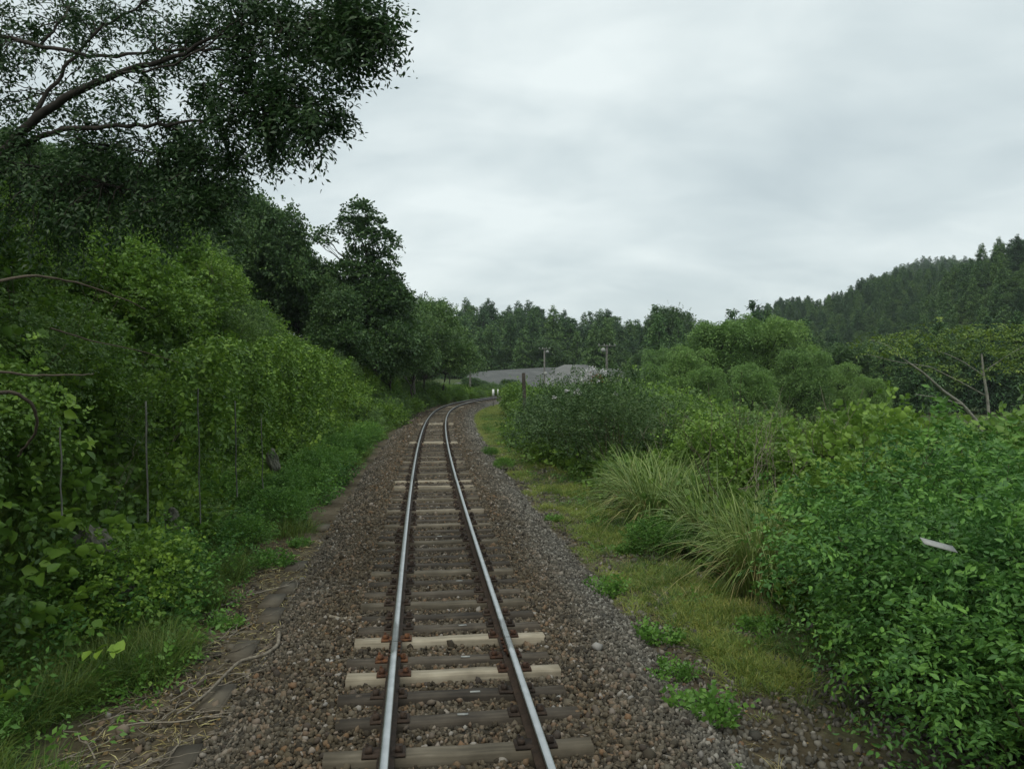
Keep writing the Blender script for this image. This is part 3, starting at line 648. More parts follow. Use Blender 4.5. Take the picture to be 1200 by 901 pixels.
# --- thicket undergrowth right of the track
scat('thicket_undergrowth', np.vstack([srand(2600, 4.7, 12, 5, 26), srand(1500, 3.7, 16, 26, 40), srand(1300, 5.2, 16, 40, 85)]), CK, 1.1, 1.8, .4, .15, 1.3)
scat('meadow_growth', srand(2600, 12, 40, 6, 120, lambda x, y, s: np.where((y > 62) & (y < 84) & (s > 30), 0, .8)), CK, 1.3, 2.6, .3, .0, 1.0)

# ------------------------------------------------------------------ placing shrubs
def ground_at(x, y, dz=0): return (x, y, H1(x, y) + dz)
def sput(pr, s, y, sc_, label, cat, group=None, dz=0., tilt=.12):
    if group and y < 61:
        if s > 0: label += ', ' + ('at the verge edge' if s < 6.4 else 'inside the growth' if s < 10 else 'on the far side')
        elif 'foot' not in label and y < 62: t_ = -s - float(footf(y)); label += ', ' + ('low down' if t_ < 1.6 else 'midway up' if t_ < 3.6 else 'near the crest')
        label += (', in the foreground' if y < 10 else ', beside the pampas grass' if y < 19 else ', near the flowering shrub' if y < 31 else ', near the wooden post' if y < 48 else ', by the far curve')
    x = float(xc(y)) + s
    return pr.put(ground_at(x, y, dz), random.uniform(0, 6.28), sc_, label, cat, group, (random.uniform(-tilt, tilt), random.uniform(-tilt, tilt)))
rr = random.uniform
# left bank: bushes on the face and crest
GL = 'climber covered bushes on the left bank'
for y in np.arange(4.5, 62, 1.15):
    f_ = float(footf(y)); Hh = float(bankh(y)); depth = Hh / 1.2 + 2.5
    for t in np.arange(.35, depth, 1.25):
        s = -(f_ + t + rr(-.4, .4)); yy = y + rr(-.5, .5)
        if (y < 8 and t > 4) or (y < 8.8 and t < 1.0): continue
        big = 1.0 + 1.0 * float(fbm(np.array(s), np.array(yy), 3.5)); big = min(big, 1.1) if y < 13 else big
        g = random.random()
        if g < .58: sput(random.choice(VI), s, yy, rr(.7, 1.15) * big, 'climber smothered bush on left bank', 'bush', GL, -.25, .4)
        elif g < .80: sput(random.choice(SH), s, yy, rr(.55, .95) * big, 'dark fine leaved bush on left bank', 'bush', 'dark fine leaved bushes on the left bank', -.2, .35)
        elif g < .9 and yy > 9: sput(random.choice(KS), s, yy, rr(.6, .85), 'broad leaved kudzu mound on the left bank', 'bush', 'kudzu mounds on the left bank', -.2, .4)
        else: sput(random.choice(FR), s, yy, rr(.6, .9), 'fresh green leafy bush on the left bank', 'bush', 'fresh green bushes on the left bank', -.1, .3)
for y in np.arange(62, 118, 2.2):
    for t in (.5, 1.8, 3.4, 5.5):
        sput(random.choice(VI + SH), -(float(footf(y)) + t + rr(-.4, .4)), y + rr(-.8, .8), rr(.6, 1.0), 'low bush beside the far curve, left of the line', 'bush', 'low bushes beside the far curve', -.2)
# bushes at the foot of the bank, nearer the ballast
for y, s, sc_ in ((13.0, -3.2, .55), (15.2, -3.0, .7), (16.8, -3.3, .8), (18.6, -3.0, .75), (20.5, -3.2, .9), (22.5, -2.9, .8), (24.5, -3.1, .9), (27, -2.9, .85), (29.5, -3.0, .9), (32.5, -2.8, .8), (35, -2.9, .8), (10.3, -3.9, .5), (8.9, -4.2, .6)):
    sput(random.choice(FR), s, y, sc_, 'upright fresh green bush at the foot of the left bank', 'bush', 'fresh green bushes at the foot of the left bank')
for y, s in ((9.6, -3.5), (10.8, -3.6), (11.6, -3.3), (12.2, -3.7), (14, -3.4), (8.4, -3.9), (7.4, -4.0), (6.6, -3.9), (16, -2.9), (18, -2.7), (21, -2.6), (9, -3.2)):
    sput(random.choice(WT), s, y, rr(.7, 1.1), 'tall leafy weed at the foot of the left bank', 'weed', 'tall weeds at the foot of the left bank')
sput(FR[0], -3.75, 5.9, .42, 'bright green leafy bush in the near left corner', 'bush'); sput(NB[1], -4.3, 5.2, .42, 'darker leafy bush in the near left corner, behind the bright one', 'bush')

# right thicket
GRT = 'kudzu mounds in the thicket right of the track'
for y in np.concatenate([np.arange(5.0, 14, 1.3), np.arange(14.2, 64, 1.55)]):
    for s in np.arange(float(np.interp(y, [0, 9, 12, 18, 26, 36, 44, 64], [6.0, 5.85, 5.45, 5.0, 4.5, 4.5, 5.8, 6.0])), 14.5 if y > 9 else 9.5, 1.35):
        ss, yy = s + rr(-.35, .35), y + rr(-.45, .45); x = float(xc(yy)) + ss
        if any(math.hypot(x - kx, yy - ky) < kr for kx, ky, kr in KEEP): continue
        sz = np.interp(ss, [4, 5.2, 8, 12, 15], [1.0, 1.35, 1.5, 1.45, 1.1]) * rr(.72, 1.14) * (.96 + .75 * float(fbm(np.array(x), np.array(yy), 4.2))) * np.interp(y, [0, 11, 16, 40, 64], [1.12, 1.08, .88, .98, .9])
        g = random.random()
        if y < 9.5 and g < .7:
            sput(random.choice(NB), ss, yy, sz * rr(.75, 1.0), 'dense leafy bush right of the track', 'bush', 'dense bushes of the near right thicket')
        elif g < .56: sput(random.choice(KU), ss, yy, sz, 'kudzu mound right of the track', 'bush', GRT)
        elif g < .78: sput(random.choice(SH), ss, yy, sz * .85, 'dark fine leaved shrub right of the track', 'bush', 'fine leaved shrubs in the right thicket')
        elif g < .92: sput(random.choice(VI), ss, yy, sz, 'climber covered shrub right of the track', 'bush', 'climber covered shrubs in the right thicket')
        else: sput(random.choice(PG), ss, yy, sz * .8, 'grass tuft between kudzu mounds', 'grass clump', 'pampas grass in the right thicket')
# front edge individuals of the right thicket
def at(pr, u, v, d, sc_, label, cat, group=None, z=None, tilt=.1):
    p = P(u, v, d); return pr.put((p[0], p[1], H1(p[0], p[1]) if z is None else z), rr(0, 6.28), sc_, label, cat, group, (rr(-tilt, tilt), rr(-tilt, tilt)))
at(PG[0], 775, 600, 15.5, 1.05, 'tall pampas grass clump behind the low bush, left of the straw coloured one', 'grass clump')
at(PG[1], 748, 600, 17.6, 1.0, 'pampas grass clump beside the dark rounded shrub', 'grass clump')
at(PG[1], 888, 640, 11.0, 1.0, 'pampas grass clump with many dead straw coloured blades at the thicket edge', 'grass clump')
at(PG[0], 935, 640, 11.6, .95, 'pampas grass clump between the straw coloured clump and the near bush', 'grass clump')
at(PG[2], 840, 620, 13.2, 1.1, 'smaller pampas grass clump between two larger ones', 'grass clump')
at(FR[1], 765, 635, 13.2, .55, 'low bright green bush on the verge in front of the pampas grass', 'bush')
at(FR[0], 795, 640, 13.0, .5, 'low green bush at the right foot of the pampas grass', 'bush')
fs = at(BG[0], 690, 560, 24.0, 1.9, 'big dark shrub with white flower heads on top beside the verge', 'bush')
at(BG[1], 722, 570, 21.8, 1.65, 'big dark rounded shrub in front of the white flowering one', 'bush')
at(BG[1], 655, 560, 27.5, 1.6, 'grey green shrub left of the white flowering one', 'bush')
at(SH[0], 640, 540, 33, 1.15, 'grey green shrub behind the verge near the dark wooden post', 'bush')
at(VI[0], 605, 500, 36, .7, 'small fresh bush leaning over the verge below the wooden post', 'bush')
at(FR[1], 575, 520, 29, .35, 'small green tuft at the edge of the grey ballast, left of the verge', 'weed'); at(FR[0], 590, 545, 25, .38, 'small leafy plant on the verge edge', 'weed')
at(NB[0], 1125, 700, 6.9, 1.15, 'large bright leafed bush bulging out over the dark gravel at right', 'bush')
at(NB[1], 1205, 700, 6.3, 1.1, 'large leafy bush at the right edge beside the bulging one', 'bush')
at(NB[1], 1058, 640, 8.6, 1.1, 'leafy bush just behind the bulging near bush', 'bush')
at(NB[0], 1275, 700, 5.3, 1.0, 'nearest leafy bush in the lower right corner', 'bush')
# white flower heads on the shrub
fb = MB()
for (u, v, rr0) in ((694, 440, .20), (686, 451, .17), (675, 465, .14), (707, 442, .13), (690, 446, .16), (664, 464, .06), (650, 472, .06), (722, 468, .06), (700, 452, .05)):
    c = P(u, v - 6, 22.4); n_ = int(700 * rr0); o_ = c + rng.normal(0, rr0 * .45, (n_, 3)) * np.array([1, 1, .6])
    V, F, T = leaves(o_, rng.normal(0, 1, (n_, 3)), rng.normal(0, 1, (n_, 3)) + np.array([0, 0, 2.]), np.full(n_, .045), np.full(n_, .04), rng.uniform(0, 1, n_)); fb.add(V, F, T)
fo = link('flower_heads', fb.mesh('flower_heads'), fs, [M['flower']]); bpy.context.view_layer.update(); fo.matrix_parent_inverse = fs.matrix_world.inverted()
# weeds on the ballast and verge
for u, v, d, sc_, lab in ((710, 672, 10.9, 1.15, 'leafy green weed where the grey ballast meets the verge'), (775, 718, 9.0, 1.1, 'dark green weed clump on the verge edge beside the gravel'),
                          (825, 812, 6.9, 1.35, 'largest leafy weed on the gravel right of the track'), (757, 786, 7.6, .8, 'small bright weed on the gravel left of the largest weed'),
                          (793, 775, 7.9, .9, 'weed on the gravel just behind the largest one'), (850, 893, 5.8, .6, 'small bright weed at the bottom edge right of the track'),
                          (628, 703, 9.9, .5, 'small weed growing right of the right rail'), (415, 637, 13.3, .55, 'small green weed on the ballast left of the track'),
                          (541, 722, 9.2, .4, 'thin green weed growing between the rails'), (505, 740, 8.6, .35, 'tiny weed between the rails before the pale sleepers'),
                          (650, 600, 16.5, .8, 'small weed at the left edge of the verge'), (740, 625, 13.4, 1.0, 'round green weed in front of the low verge bush'),
                          (262, 716, 9.2, .8, 'grassy weed beside the dry branches at left'), (320, 640, 12.2, 1.2, 'leafy weed at the corner of the left bank'), (350, 628, 13.6, .8, 'low weed at the ballast edge below the left bank'), (890, 735, 9.3, .9, 'weed at the foot of the thicket')):
    at(random.choice(WD), u, v, d, sc_, lab, 'weed')

# dry stalks and bare shoots poking out of the growth on both sides
stalks = []
for i in range(6):
    r = np.random.default_rng(400 + i); b = MB()
    for j in range(int(r.integers(2, 5))):
        a = r.uniform(0, 6.283); L_s = r.uniform(.9, 1.7); q = limb((r.uniform(-.15, .15), r.uniform(-.15, .15), 0), (math.cos(a) * .45 * L_s, math.sin(a) * .45 * L_s, L_s), r, 9, -.05); b.tube(q, np.linspace(.007, .002, 9), 5, closed=False)
        for k_ in range(3): q2 = limb(q[4 + k_], q[4 + k_] + r.normal(0, .2, 3) + np.array([0, 0, .15]), r, 5); b.tube(q2, np.linspace(.003, .0012, 5), 4, closed=False)
    me = b.mesh('dry_stalk'); me.materials.append(M['dead'] if i % 2 else M['brownstick']); stalks.append(me)
for i in range(74):
    if i < 44: y = rr(5.5, 26); s = rr(4.6, 9.5); z = 1.0
    else: y = rr(7, 26); s = -float(footf(y)) - rr(.4, 3.5); z = .25
    x = float(xc(y)) + s; o = bpy.data.objects.new('dry_stalk', stalks[i % 6]); COL.objects.link(o); o.location = (x, y, H1(x, y) + z); o.rotation_euler = (rr(-.3, .3), rr(-.3, .3), rr(0, 6.28)); o.scale = [rr(.8, 1.2)] * 3
    tag(o, 'dry bare stalks poking out of the ' + ('thicket right of the track' if i < 44 else 'left bank growth'), 'stalk', 'dry stalks in the ' + ('right thicket' if i < 44 else 'left bank'))
# hanging vines and thin poles at the shaded hollow of the left bank
def hanging(seed):
    r = np.random.default_rng(seed); n = 26; O = []; D = []
    for i in range(n):
        x0, y0 = r.uniform(-.7, .7), r.uniform(-.25, .25); Ln = r.uniform(.8, 2.1)
        t = np.linspace(0, 1, 16); O.append(np.stack([x0 + .06 * np.sin(t * 7 + i), y0 + .05 * np.cos(t * 5 + i), -t * Ln], 1)); D.append(r.normal(0, .6, (16, 3)) + np.array([0, 0, -.5]))
    O = np.vstack(O); D = np.vstack(D); V, F, T = sprigs(O, D, 4, .16, .085, .055, 'broad', .4, r=r)
    return mk('hanging_vine', ('foliage', mesh_np('foliage', V, F, T), M['vine']))
HV_ = [hanging(130), hanging(131)]
for u, v, d in ((250, 395, 13), (285, 400, 15), (320, 395, 17.5), (350, 405, 19.5), (375, 410, 22), (225, 410, 12), (300, 430, 16), (345, 425, 18.5), (395, 420, 25)):
    p = P(u, v, d); HV_[int(u) % 2].put(p, rr(1.2, 1.9), rr(.85, 1.15), 'curtain of vines hanging over the shaded hollow in the left bank', 'vine', 'vine curtains hanging on the left bank')
for i, (u, v0, v1, d, lab) in enumerate(((72, 500, 545, 7.8, 'leftmost thin grey pole standing in the left bank growth'), (173, 470, 560, 9.0, 'thin grey pole second from the left in the bank growth'),
                        (234, 455, 570, 10.8, 'tall thin grey pole in the middle of the bank growth'), (277, 470, 545, 12.5, 'thin grey pole fourth from the left'), (308, 490, 540, 14.5, 'thin grey pole before the shaded hollow'))):
    p0 = P(u, v1, d); p1 = P(u - 2, v0, d); p0[2] -= .5; b = MB(); t = np.linspace(0, 1, 7)[:, None]
    b.tube(p0 * (1 - t) + p1 * t + rng.normal(0, .004, (7, 3)), .008 + .002 * (i % 2), 6); o = link('thin_pole', b.mesh('thin_pole'), None, [M['metal']]); tag(o, lab, 'pole')
# rocks in the bank
for u, v, d, sz, lab in ((122, 668, 9.2, (.30, .25, .62), 'grey rock showing through the left bank nearer the camera'), (203, 622, 12.6, (.20, .20, .42), 'tall grey rock at the bank foot, farther one'), (320, 540, 17, (.15, .15, .3), 'small pale rock in the grass of the left bank')):
    p = P(u, v, d); r = np.random.default_rng(int(u)); 
    import bmesh
    bm = bmesh.new(); bmesh.ops.create_icosphere(bm, subdivisions=4, radius=1)
    for vv in bm.verts:
        c = np.array(vv.co); c = c / max(np.max(np.abs(c * np.array([1.05, 1, .95]))) ** .55, .1)
        k = 1 + .35 * float(vn(np.array(c[0] * 1.7 + u), np.array(c[2] * 1.9 + c[1] * 1.3))) + .18 * float(vn(np.array(c[0] * 6 + u), np.array(c[2] * 5 + c[1] * 6)))
        vv.co = Vector(c * k * np.array(sz) * .8)
    me = bpy.data.meshes.new('rock'); bm.to_mesh(me); bm.free(); o = link('rock', me, None, [M['rock']]); o.location = p; o.rotation_euler = (.1, -.35, .6); tag(o, lab, 'rock')

# ------------------------------------------------------------------ dead branches and litter
def branch_pts(r, L, wig=.12, seg=9, up=0.):
    t = np.linspace(0, 1, seg); q = np.cumsum(r.normal(0, wig * L / seg * 2, (seg, 3)), 0) * np.array([.6, 1, .15]); p = np.stack([t * L, t * 0, t * 0 + up * np.sin(t * np.pi)], 1) + q
    return p
stick_meshes = []
for i in range(8):
    r = np.random.default_rng(200 + i); b = MB(); L = r.uniform(.5, 1.2); p = branch_pts(r, L, .16); rad = r.uniform(.006, .011)
    b.tube(p, np.linspace(rad, rad * .35, len(p)), 5, closed=False)
    for j in range(r.integers(1, 4)):
        s0 = r.integers(2, 7); a_ = r.uniform(.4, .9) * r.choice([-1, 1]); q = branch_pts(r, L * .4, .16, 6); c_, s_ = math.cos(a_), math.sin(a_)
        q2 = q.copy(); q2[:, 0] = q[:, 0] * c_ - q[:, 1] * s_; q2[:, 1] = q[:, 0] * s_ + q[:, 1] * c_; b.tube(q2 + p[s0], np.linspace(rad * .6, rad * .25, 6), 5, closed=False)
    me = b.mesh('fallen_branch'); me.materials.append(M['dead']); stick_meshes.append(me)
for i in range(64):
    if i < 52: y = rr(5.0, 9.6); s = -2.75 + rr(-.42, .55)
    else: y = rr(8, 15); s = rr(-2.9, -1.9)
    x = float(xc(y)) + s; o = bpy.data.objects.new('fallen_branch', stick_meshes[i % 8]); COL.objects.link(o)
    o.location = (x, y, max(H1(x, y), -.28) + rr(.02, .07)); o.rotation_euler = (rr(-.08, .08), rr(-.06, .06), R(62 + random.gauss(0, 30))); o.scale = [rr(.5, 1.1)] * 3
    tag(o, 'bleached dry branch in the litter at the left foot of the ballast', 'branch', 'dry branches left of the ballast')
def stick(pxs, d0, d1, r0, r1, lab, z=None, mat='brownstick', nm='fallen_branch', kind='branch'):
    n = len(pxs); pts_ = []
    for i, (u, v) in enumerate(pxs):
        pts_.append(P(u, v, d0 + (d1 - d0) * i / (n - 1)))
    pts_ = np.array(pts_)
    if z is not None: pts_[:, 2] = z + np.linspace(0, .02, n)
    t = np.linspace(0, n - 1, n * 4); q = np.stack([np.interp(t, np.arange(n), pts_[:, c]) for c in range(3)], 1); q[1:-1] = (q[:-2] + q[1:-1] * 2 + q[2:]) / 4; q += rng.normal(0, r0 * .25, q.shape)
    b = MB(); b.tube(q, np.linspace(r0, r1, len(q)), 7, closed=False); o = link(nm, b.mesh(nm), None, [M[mat]]); tag(o, lab, kind); return o
def gy_(u, v, z): return FPX * (CZ - z) / (v - HV)
def gstick(pxs, z, r0, r1, lab):
    pts_ = [];
    for (u, v) in pxs:
        d = gy_(u, v, z); pts_.append((u, v, d))
    n = len(pts_); A = np.array([P(u, v, d) for u, v, d in pts_]); t = np.linspace(0, n - 1, n * 4); q = np.stack([np.interp(t, np.arange(n), A[:, c]) for c in range(3)], 1); q[1:-1] = (q[:-2] + q[1:-1] * 2 + q[2:]) / 4
    b = MB(); b.tube(q, np.linspace(r0, r1, len(q)), 7, closed=False); o = link('fallen_branch', b.mesh('fallen_branch'), None, [M['dead']]); tag(o, lab, 'branch')
gstick([(326, 742), (325, 757), (310, 768), (280, 775), (262, 792), (243, 812), (222, 828), (205, 838)], -.17, .022, .009, 'longest pale branch with a hooked end beside the ballast')
gstick([(386, 723), (400, 726), (418, 724), (442, 719)], -.04, .020, .012, 'short thick pale stick lying left of the left rail')
gstick([(372, 743), (398, 744)], -.06, .014, .01, 'short straight stick near the ballast edge left of the rail')
gstick([(288, 698), (306, 694), (338, 686)], -.2, .012, .006, 'thin pale stick at the top of the litter')
gstick([(388, 858), (372, 872), (364, 890), (362, 900)], -.08, .012, .006, 'curved thin stick at the bottom edge left of the rail')
gstick([(285, 852), (270, 868), (262, 880)], -.18, .011, .006, 'thin stick on the slab at the bottom left')
# litter of small dead twigs
lb_ = MB(); n_ = 3200; y = rng.uniform(3.8, 14, n_); s = rng.uniform(-3.1, -1.75, n_); x = xc(y) + s; a = rng.normal(R(60), .9, n_)
O = np.stack([x, y, np.maximum(hgt(x, y), -.27) + .012], 1); D = np.stack([np.cos(a), np.sin(a), rng.normal(0, .15, n_)], 1); V, F, T = leaves(O, D, np.tile([[0, 0, 1.]], (n_, 1)) + rng.normal(0, .3, (n_, 3)), rng.uniform(.05, .22, n_), rng.uniform(.004, .012, n_), rng.uniform(0, 1, n_))
lb_.add(V, F, T); tag(link('twig_litter', lb_.mesh('twig_litter'), None, [M['straw']]), kind='stuff')
n_ = 2600; y = rng.uniform(3.8, 16, n_); s = np.where(rng.uniform(0, 1, n_) < .6, rng.uniform(-3.2, -1.7, n_), rng.uniform(2.4, 4.3, n_)); x = xc(y) + s
V, F, T = leaves(np.stack([x, y, hgt(x, y) + .02], 1), rng.normal(0, 1, (n_, 3)) * np.array([1, 1, .3]), np.tile([[0, 0, 1.]], (n_, 1)) + rng.normal(0, .4, (n_, 3)), rng.uniform(.03, .07, n_), rng.uniform(.02, .04, n_), rng.uniform(0, 1, n_))
tag(link('leaf_litter', mesh_np('leaf_litter', V, F, T), None, [M['deadleaf']]), kind='stuff')
# dead arching branches in the left growth
stick([(-30, 335), (40, 322), (95, 332), (150, 352), (170, 362)], 5.6, 7.2, .012, .004, 'brown dead branch arching out of the upper left growth', nm='dead_branch')
stick([(-30, 432), (40, 440), (95, 440), (110, 438)], 5.2, 6.2, .010, .004, 'thin straight dead branch jutting from the left growth', nm='dead_branch')
stick([(-20, 462), (15, 458), (38, 472), (45, 495), (33, 520), (20, 535)], 5.0, 5.4, .014, .007, 'hooked brown branch hanging at the left edge', nm='dead_branch')
stick([(60, 385), (110, 400), (160, 410), (210, 425)], 6.6, 8.2, .008, .003, 'thin reddish dead twig across the left growth', nm='dead_branch')
stick([(860, 575), (905, 565), (940, 556)], 14.5, 14.9, .014, .006, 'dead stick poking from the dark shrub', nm='dead_branch')
stick([(842, 575), (850, 572), (880, 560)], 17, 17.4, .016, .006, 'thin bare twig under the big dark shrub', nm='dead_branch')

# ------------------------------------------------------------------ trees
def tree(seed, H_, R_, nl, lr, ns, k, sL, lL, lW, mat, name, z0=.35, flat=.75, trunk=.12, bark='bark', lobes=None, zmin=-.3, shape='diamond', droop=.25, fl=.5):
    r = np.random.default_rng(seed)
    if lobes is None:
        lobes = []
        for i in range(nl):
            z = r.uniform(z0, .95); env = R_ * math.sqrt(max(.05, 1 - ((z - .55) / .52) ** 2)); a = r.uniform(0, 6.283); q = env * math.sqrt(r.uniform(.05, 1)) * .85; l_ = lr * r.uniform(.65, 1.25)
            lobes.append((q * math.cos(a), q * math.sin(a), z * H_, l_, l_, l_ * flat * r.uniform(.8, 1.15)))
    lobes = np.array(lobes, float)
    b = MB(); top = np.array([r.normal(0, .1 * R_), r.normal(0, .1 * R_), H_ * .78]); tp_ = limb((0, 0, -.6), top, r, 12, 0); b.tube(tp_, np.linspace(trunk, trunk * .3, 12), 8)
    for L in lobes:
        zz = min(max(L[2] * .62, H_ * .12), H_ * .7); i = int(np.argmin(np.abs(tp_[:, 2] - zz))); q = limb(tp_[i], L[:3], r, 7, .1); b.tube(q, np.linspace(trunk * .38, trunk * .08, 7), 5, closed=False)
        for j in range(3): b.tube(limb(q[3 + j], L[:3] + sphere_dirs(1, r)[0] * L[3:6] * .8, r, 5), np.linspace(trunk * .12, trunk * .03, 5), 4, closed=False)
    p, d = lobe_shell(lobes, ns, r, zmin, .45, .55); p += r.normal(0, lr * .12, p.shape) + d * r.exponential(.12 * max(lr, .7), (len(p), 1))
    V, F, T = sprigs(p, d + r.normal(0, .5, d.shape), k, sL, lL, lW, shape, droop, r=r, flat=fl)
    return mk(name, ('crown', mesh_np('crown', V, F, T), mat), ('trunk', b.mesh('trunk'), M[bark]))
BT = [tree(300 + i, 8, 3.4, 26, 1.15, 5200, 5, .5, .24, .15, M['dark'], 'broadleaf_tree') for i in range(3)]
OT = [tree(310 + i, 8, 3.6, 24, 1.2, 5200, 5, .5, .23, .10, M['olive'], 'broadleaf_tree', flat=.42) for i in range(2)]
WL = [tree(320 + i, 8.5, 4.2, 52, .72, 6500, 7, .8, .26, .075, M['willow'], 'willow_tree', z0=.2, flat=.7, droop=.9, trunk=.16) for i in range(2)]
OPN = tree(330, 10, 2.6, 0, 0, 2300, 6, .42, .22, .14, M['dark'], 'open_crowned_tree', lobes=[(0.2, 0, 9.3, .8, .8, .45), (-.3, .3, 8.6, .7, .8, .5), (.9, .1, 8.5, .75, .7, .45), (1.6, 0, 7.6, .7, .7, .5), (.6, -.3, 7.7, .8, .7, .5),
        (1.5, .2, 6.6, .8, .7, .4), (-1.9, 0, 7.9, .55, .5, .33), (-2.3, .2, 7.6, .4, .4, .25), (.2, .4, 6.6, 1.0, .9, .6), (-.6, -.2, 5.6, 1.3, 1.2, .8), (1.0, .3, 5.4, 1.3, 1.2, .8), (-1.6, 0, 4.8, 1.3, 1.2, .9), (.3, 0, 4.2, 1.7, 1.5, 1.), (2., 0, 4.4, 1., 1., .7)], trunk=.16)
def conifer(seed, H_, R_, mat=None, nb=190):
    r = np.random.default_rng(seed); b = MB(); b.tube([(0, 0, -1), (0, 0, H_ * .5), (0, 0, H_ * .97)], [.16, .11, .02], 6, closed=False)
    z = 1 - r.uniform(0, 1, nb) ** .62 * .95; a = r.uniform(0, 6.283, nb) ; Lb = R_ * (1 - z) ** .72 * 1.35 * r.uniform(.65, 1.15, nb) + .15
    out = np.stack([np.cos(a), np.sin(a), np.zeros(nb)], 1); O = np.stack([np.zeros(nb), np.zeros(nb), z * H_], 1); V_, F_, T_ = [], [], []
    k = 9; t = (np.arange(k) + .6) / k; tint = r.uniform(0, .6, nb)
    pos = O[:, None] + out[:, None] * (t[None, :, None] * Lb[:, None, None]) + np.array([0, 0, 1.]) * ((.18 * t - .42 * t ** 2)[None, :, None] * Lb[:, None, None])
    sd = np.cross(out, [0, 0, 1.]); reps = 3; P2 = np.repeat(pos.reshape(-1, 3), reps, 0) + r.normal(0, .13, (nb * k * reps, 3)); D2 = np.repeat(np.repeat(out, k, 0), reps, 0) * .8 + r.normal(0, .6, (nb * k * reps, 3)) + np.array([0, 0, -.05])
    nn = r.normal(0, .5, (nb * k * reps, 3)) + np.array([0, 0, 1.]); ll = r.uniform(.28, .6, nb * k * reps); V, F, T = leaves(P2, D2, nn, ll, ll * .42, np.repeat(tint, k * reps) + r.uniform(0, .4, nb * k * reps))
    return mk('cedar_tree', ('crown', mesh_np('crown', V, F, T), mat or M['conifer']), ('trunk', b.mesh('trunk'), M['bark']))
CO = [conifer(340, 14, 2.9, nb=230), conifer(341, 13, 3.4, nb=230), conifer(342, 15, 2.6, nb=230)]
def far_tree(pr, u, vtop, d, Hm, label, cat, group=None, sxy=1., top_base=None):
    """a tree whose top shows at pixel (u, vtop) at distance d; Hm = height of the model"""
    x = (u - 600) / FPX * d; ztop = CZ + (HV - vtop) / FPX * d; g = H1(x, d); h = max(ztop - g, 2.5); s_ = h / Hm
    return pr.put((x, d, g), rr(0, 6.28), (s_ * sxy, s_ * sxy, s_), label, cat, group)
# wooded crest on the left
T8 = 8.3
GC = 'dark trees on the crest of the left bank'
for u, v, d, sx in ((250, 240, 44, .8), (287, 228, 48, .75), (318, 252, 49, .75), (350, 296, 51, .7), (232, 235, 38, .9), (366, 312, 52, .7), (210, 250, 33, 1.), (385, 330, 50, .7), (190, 210, 42, 1.1), (305, 268, 58, .9), (335, 305, 60, .8), (360, 335, 62, .8), (275, 258, 52, .9), (150, 200, 36, 1.1), (110, 190, 30, 1.1), (60, 200, 26, 1.), (20, 190, 22, 1.), (-30, 180, 20, 1.)):
    far_tree(random.choice(BT), u, v, d, T8, 'dense dark broadleaf tree on the left crest, ' + ('behind the overhanging tree' if u < 232 else 'near the overhanging tree' if u < 300 else 'near the open crowned tree'), 'tree', GC, sx)
OPN.put((*P(418, 0, 52)[:2], H1(P(418, 0, 52)[0], 52) + .4), 0.0, (1.12, 1.12, 1.12), 'open crowned tree standing out against the sky on the left crest', 'tree')
far_tree(BT[1], 396, 345, 47, T8, 'dark tree in front of the open crowned tree', 'tree', None, .85); far_tree(BT[2], 440, 330, 52, T8, 'dark tree right of the open crowned tree', 'tree', None, .85)
far_tree(BT[0], 458, 352, 56, T8, 'dark rounded tree at the right end of the left crest', 'tree', None, .8)
for u, v, d, lab in ((505, 352, 74, 'layered olive green tree at the end of the left crest'), (515, 378, 84, 'layered olive tree hanging toward the grey heap'), (480, 372, 66, 'olive tree before the layered one, nearer the bank'), (528, 402, 98, 'smallest olive tree beside the left end of the grey heap'), (470, 345, 80, 'tall olive tree with feathery top behind the left crest'), (450, 400, 60, 'low olive tree at the foot of the dark crest trees'), (492, 412, 78, 'low olive tree overhanging the far bank')):
    far_tree(random.choice(OT), u, v, d, T8, lab, 'tree', None, .95)
def bare_tree(seed, H_, spread, mat, name='bare_tree', depth=4):
    r = np.random.default_rng(seed); b = MB()
    def rec(p, d, L, rad, lv):
        d = d / np.linalg.norm(d); q = limb(p, p + d * L, r, 6, .05); b.tube(q, np.linspace(rad, rad * .6, 6), 5, closed=False)
        if lv == 0: return
        for i in range(3 if lv > 1 else 4): rec(q[r.integers(2, 6)], d + r.normal(0, spread, 3) + np.array([0, 0, .15]), L * r.uniform(.55, .8), rad * .55, lv - 1)
    rec(np.array([0, 0, -.5]), np.array([0, 0, 1.]), H_ * .42, H_ * .014, depth); return mk(name, ('trunk', b.mesh('trunk'), M[mat]))
BR = bare_tree(350, 8, .55, 'palebark')
far_tree(BR, 487, 348, 70, 8, 'bare pale tree among the olive trees on the left', 'tree', None, .9)
BR.put((*P(868, 0, 84)[:2], H1(P(868, 0, 84)[0], 84)), 1.0, 1.15, 'bare grey tree rising behind the willows', 'tree')
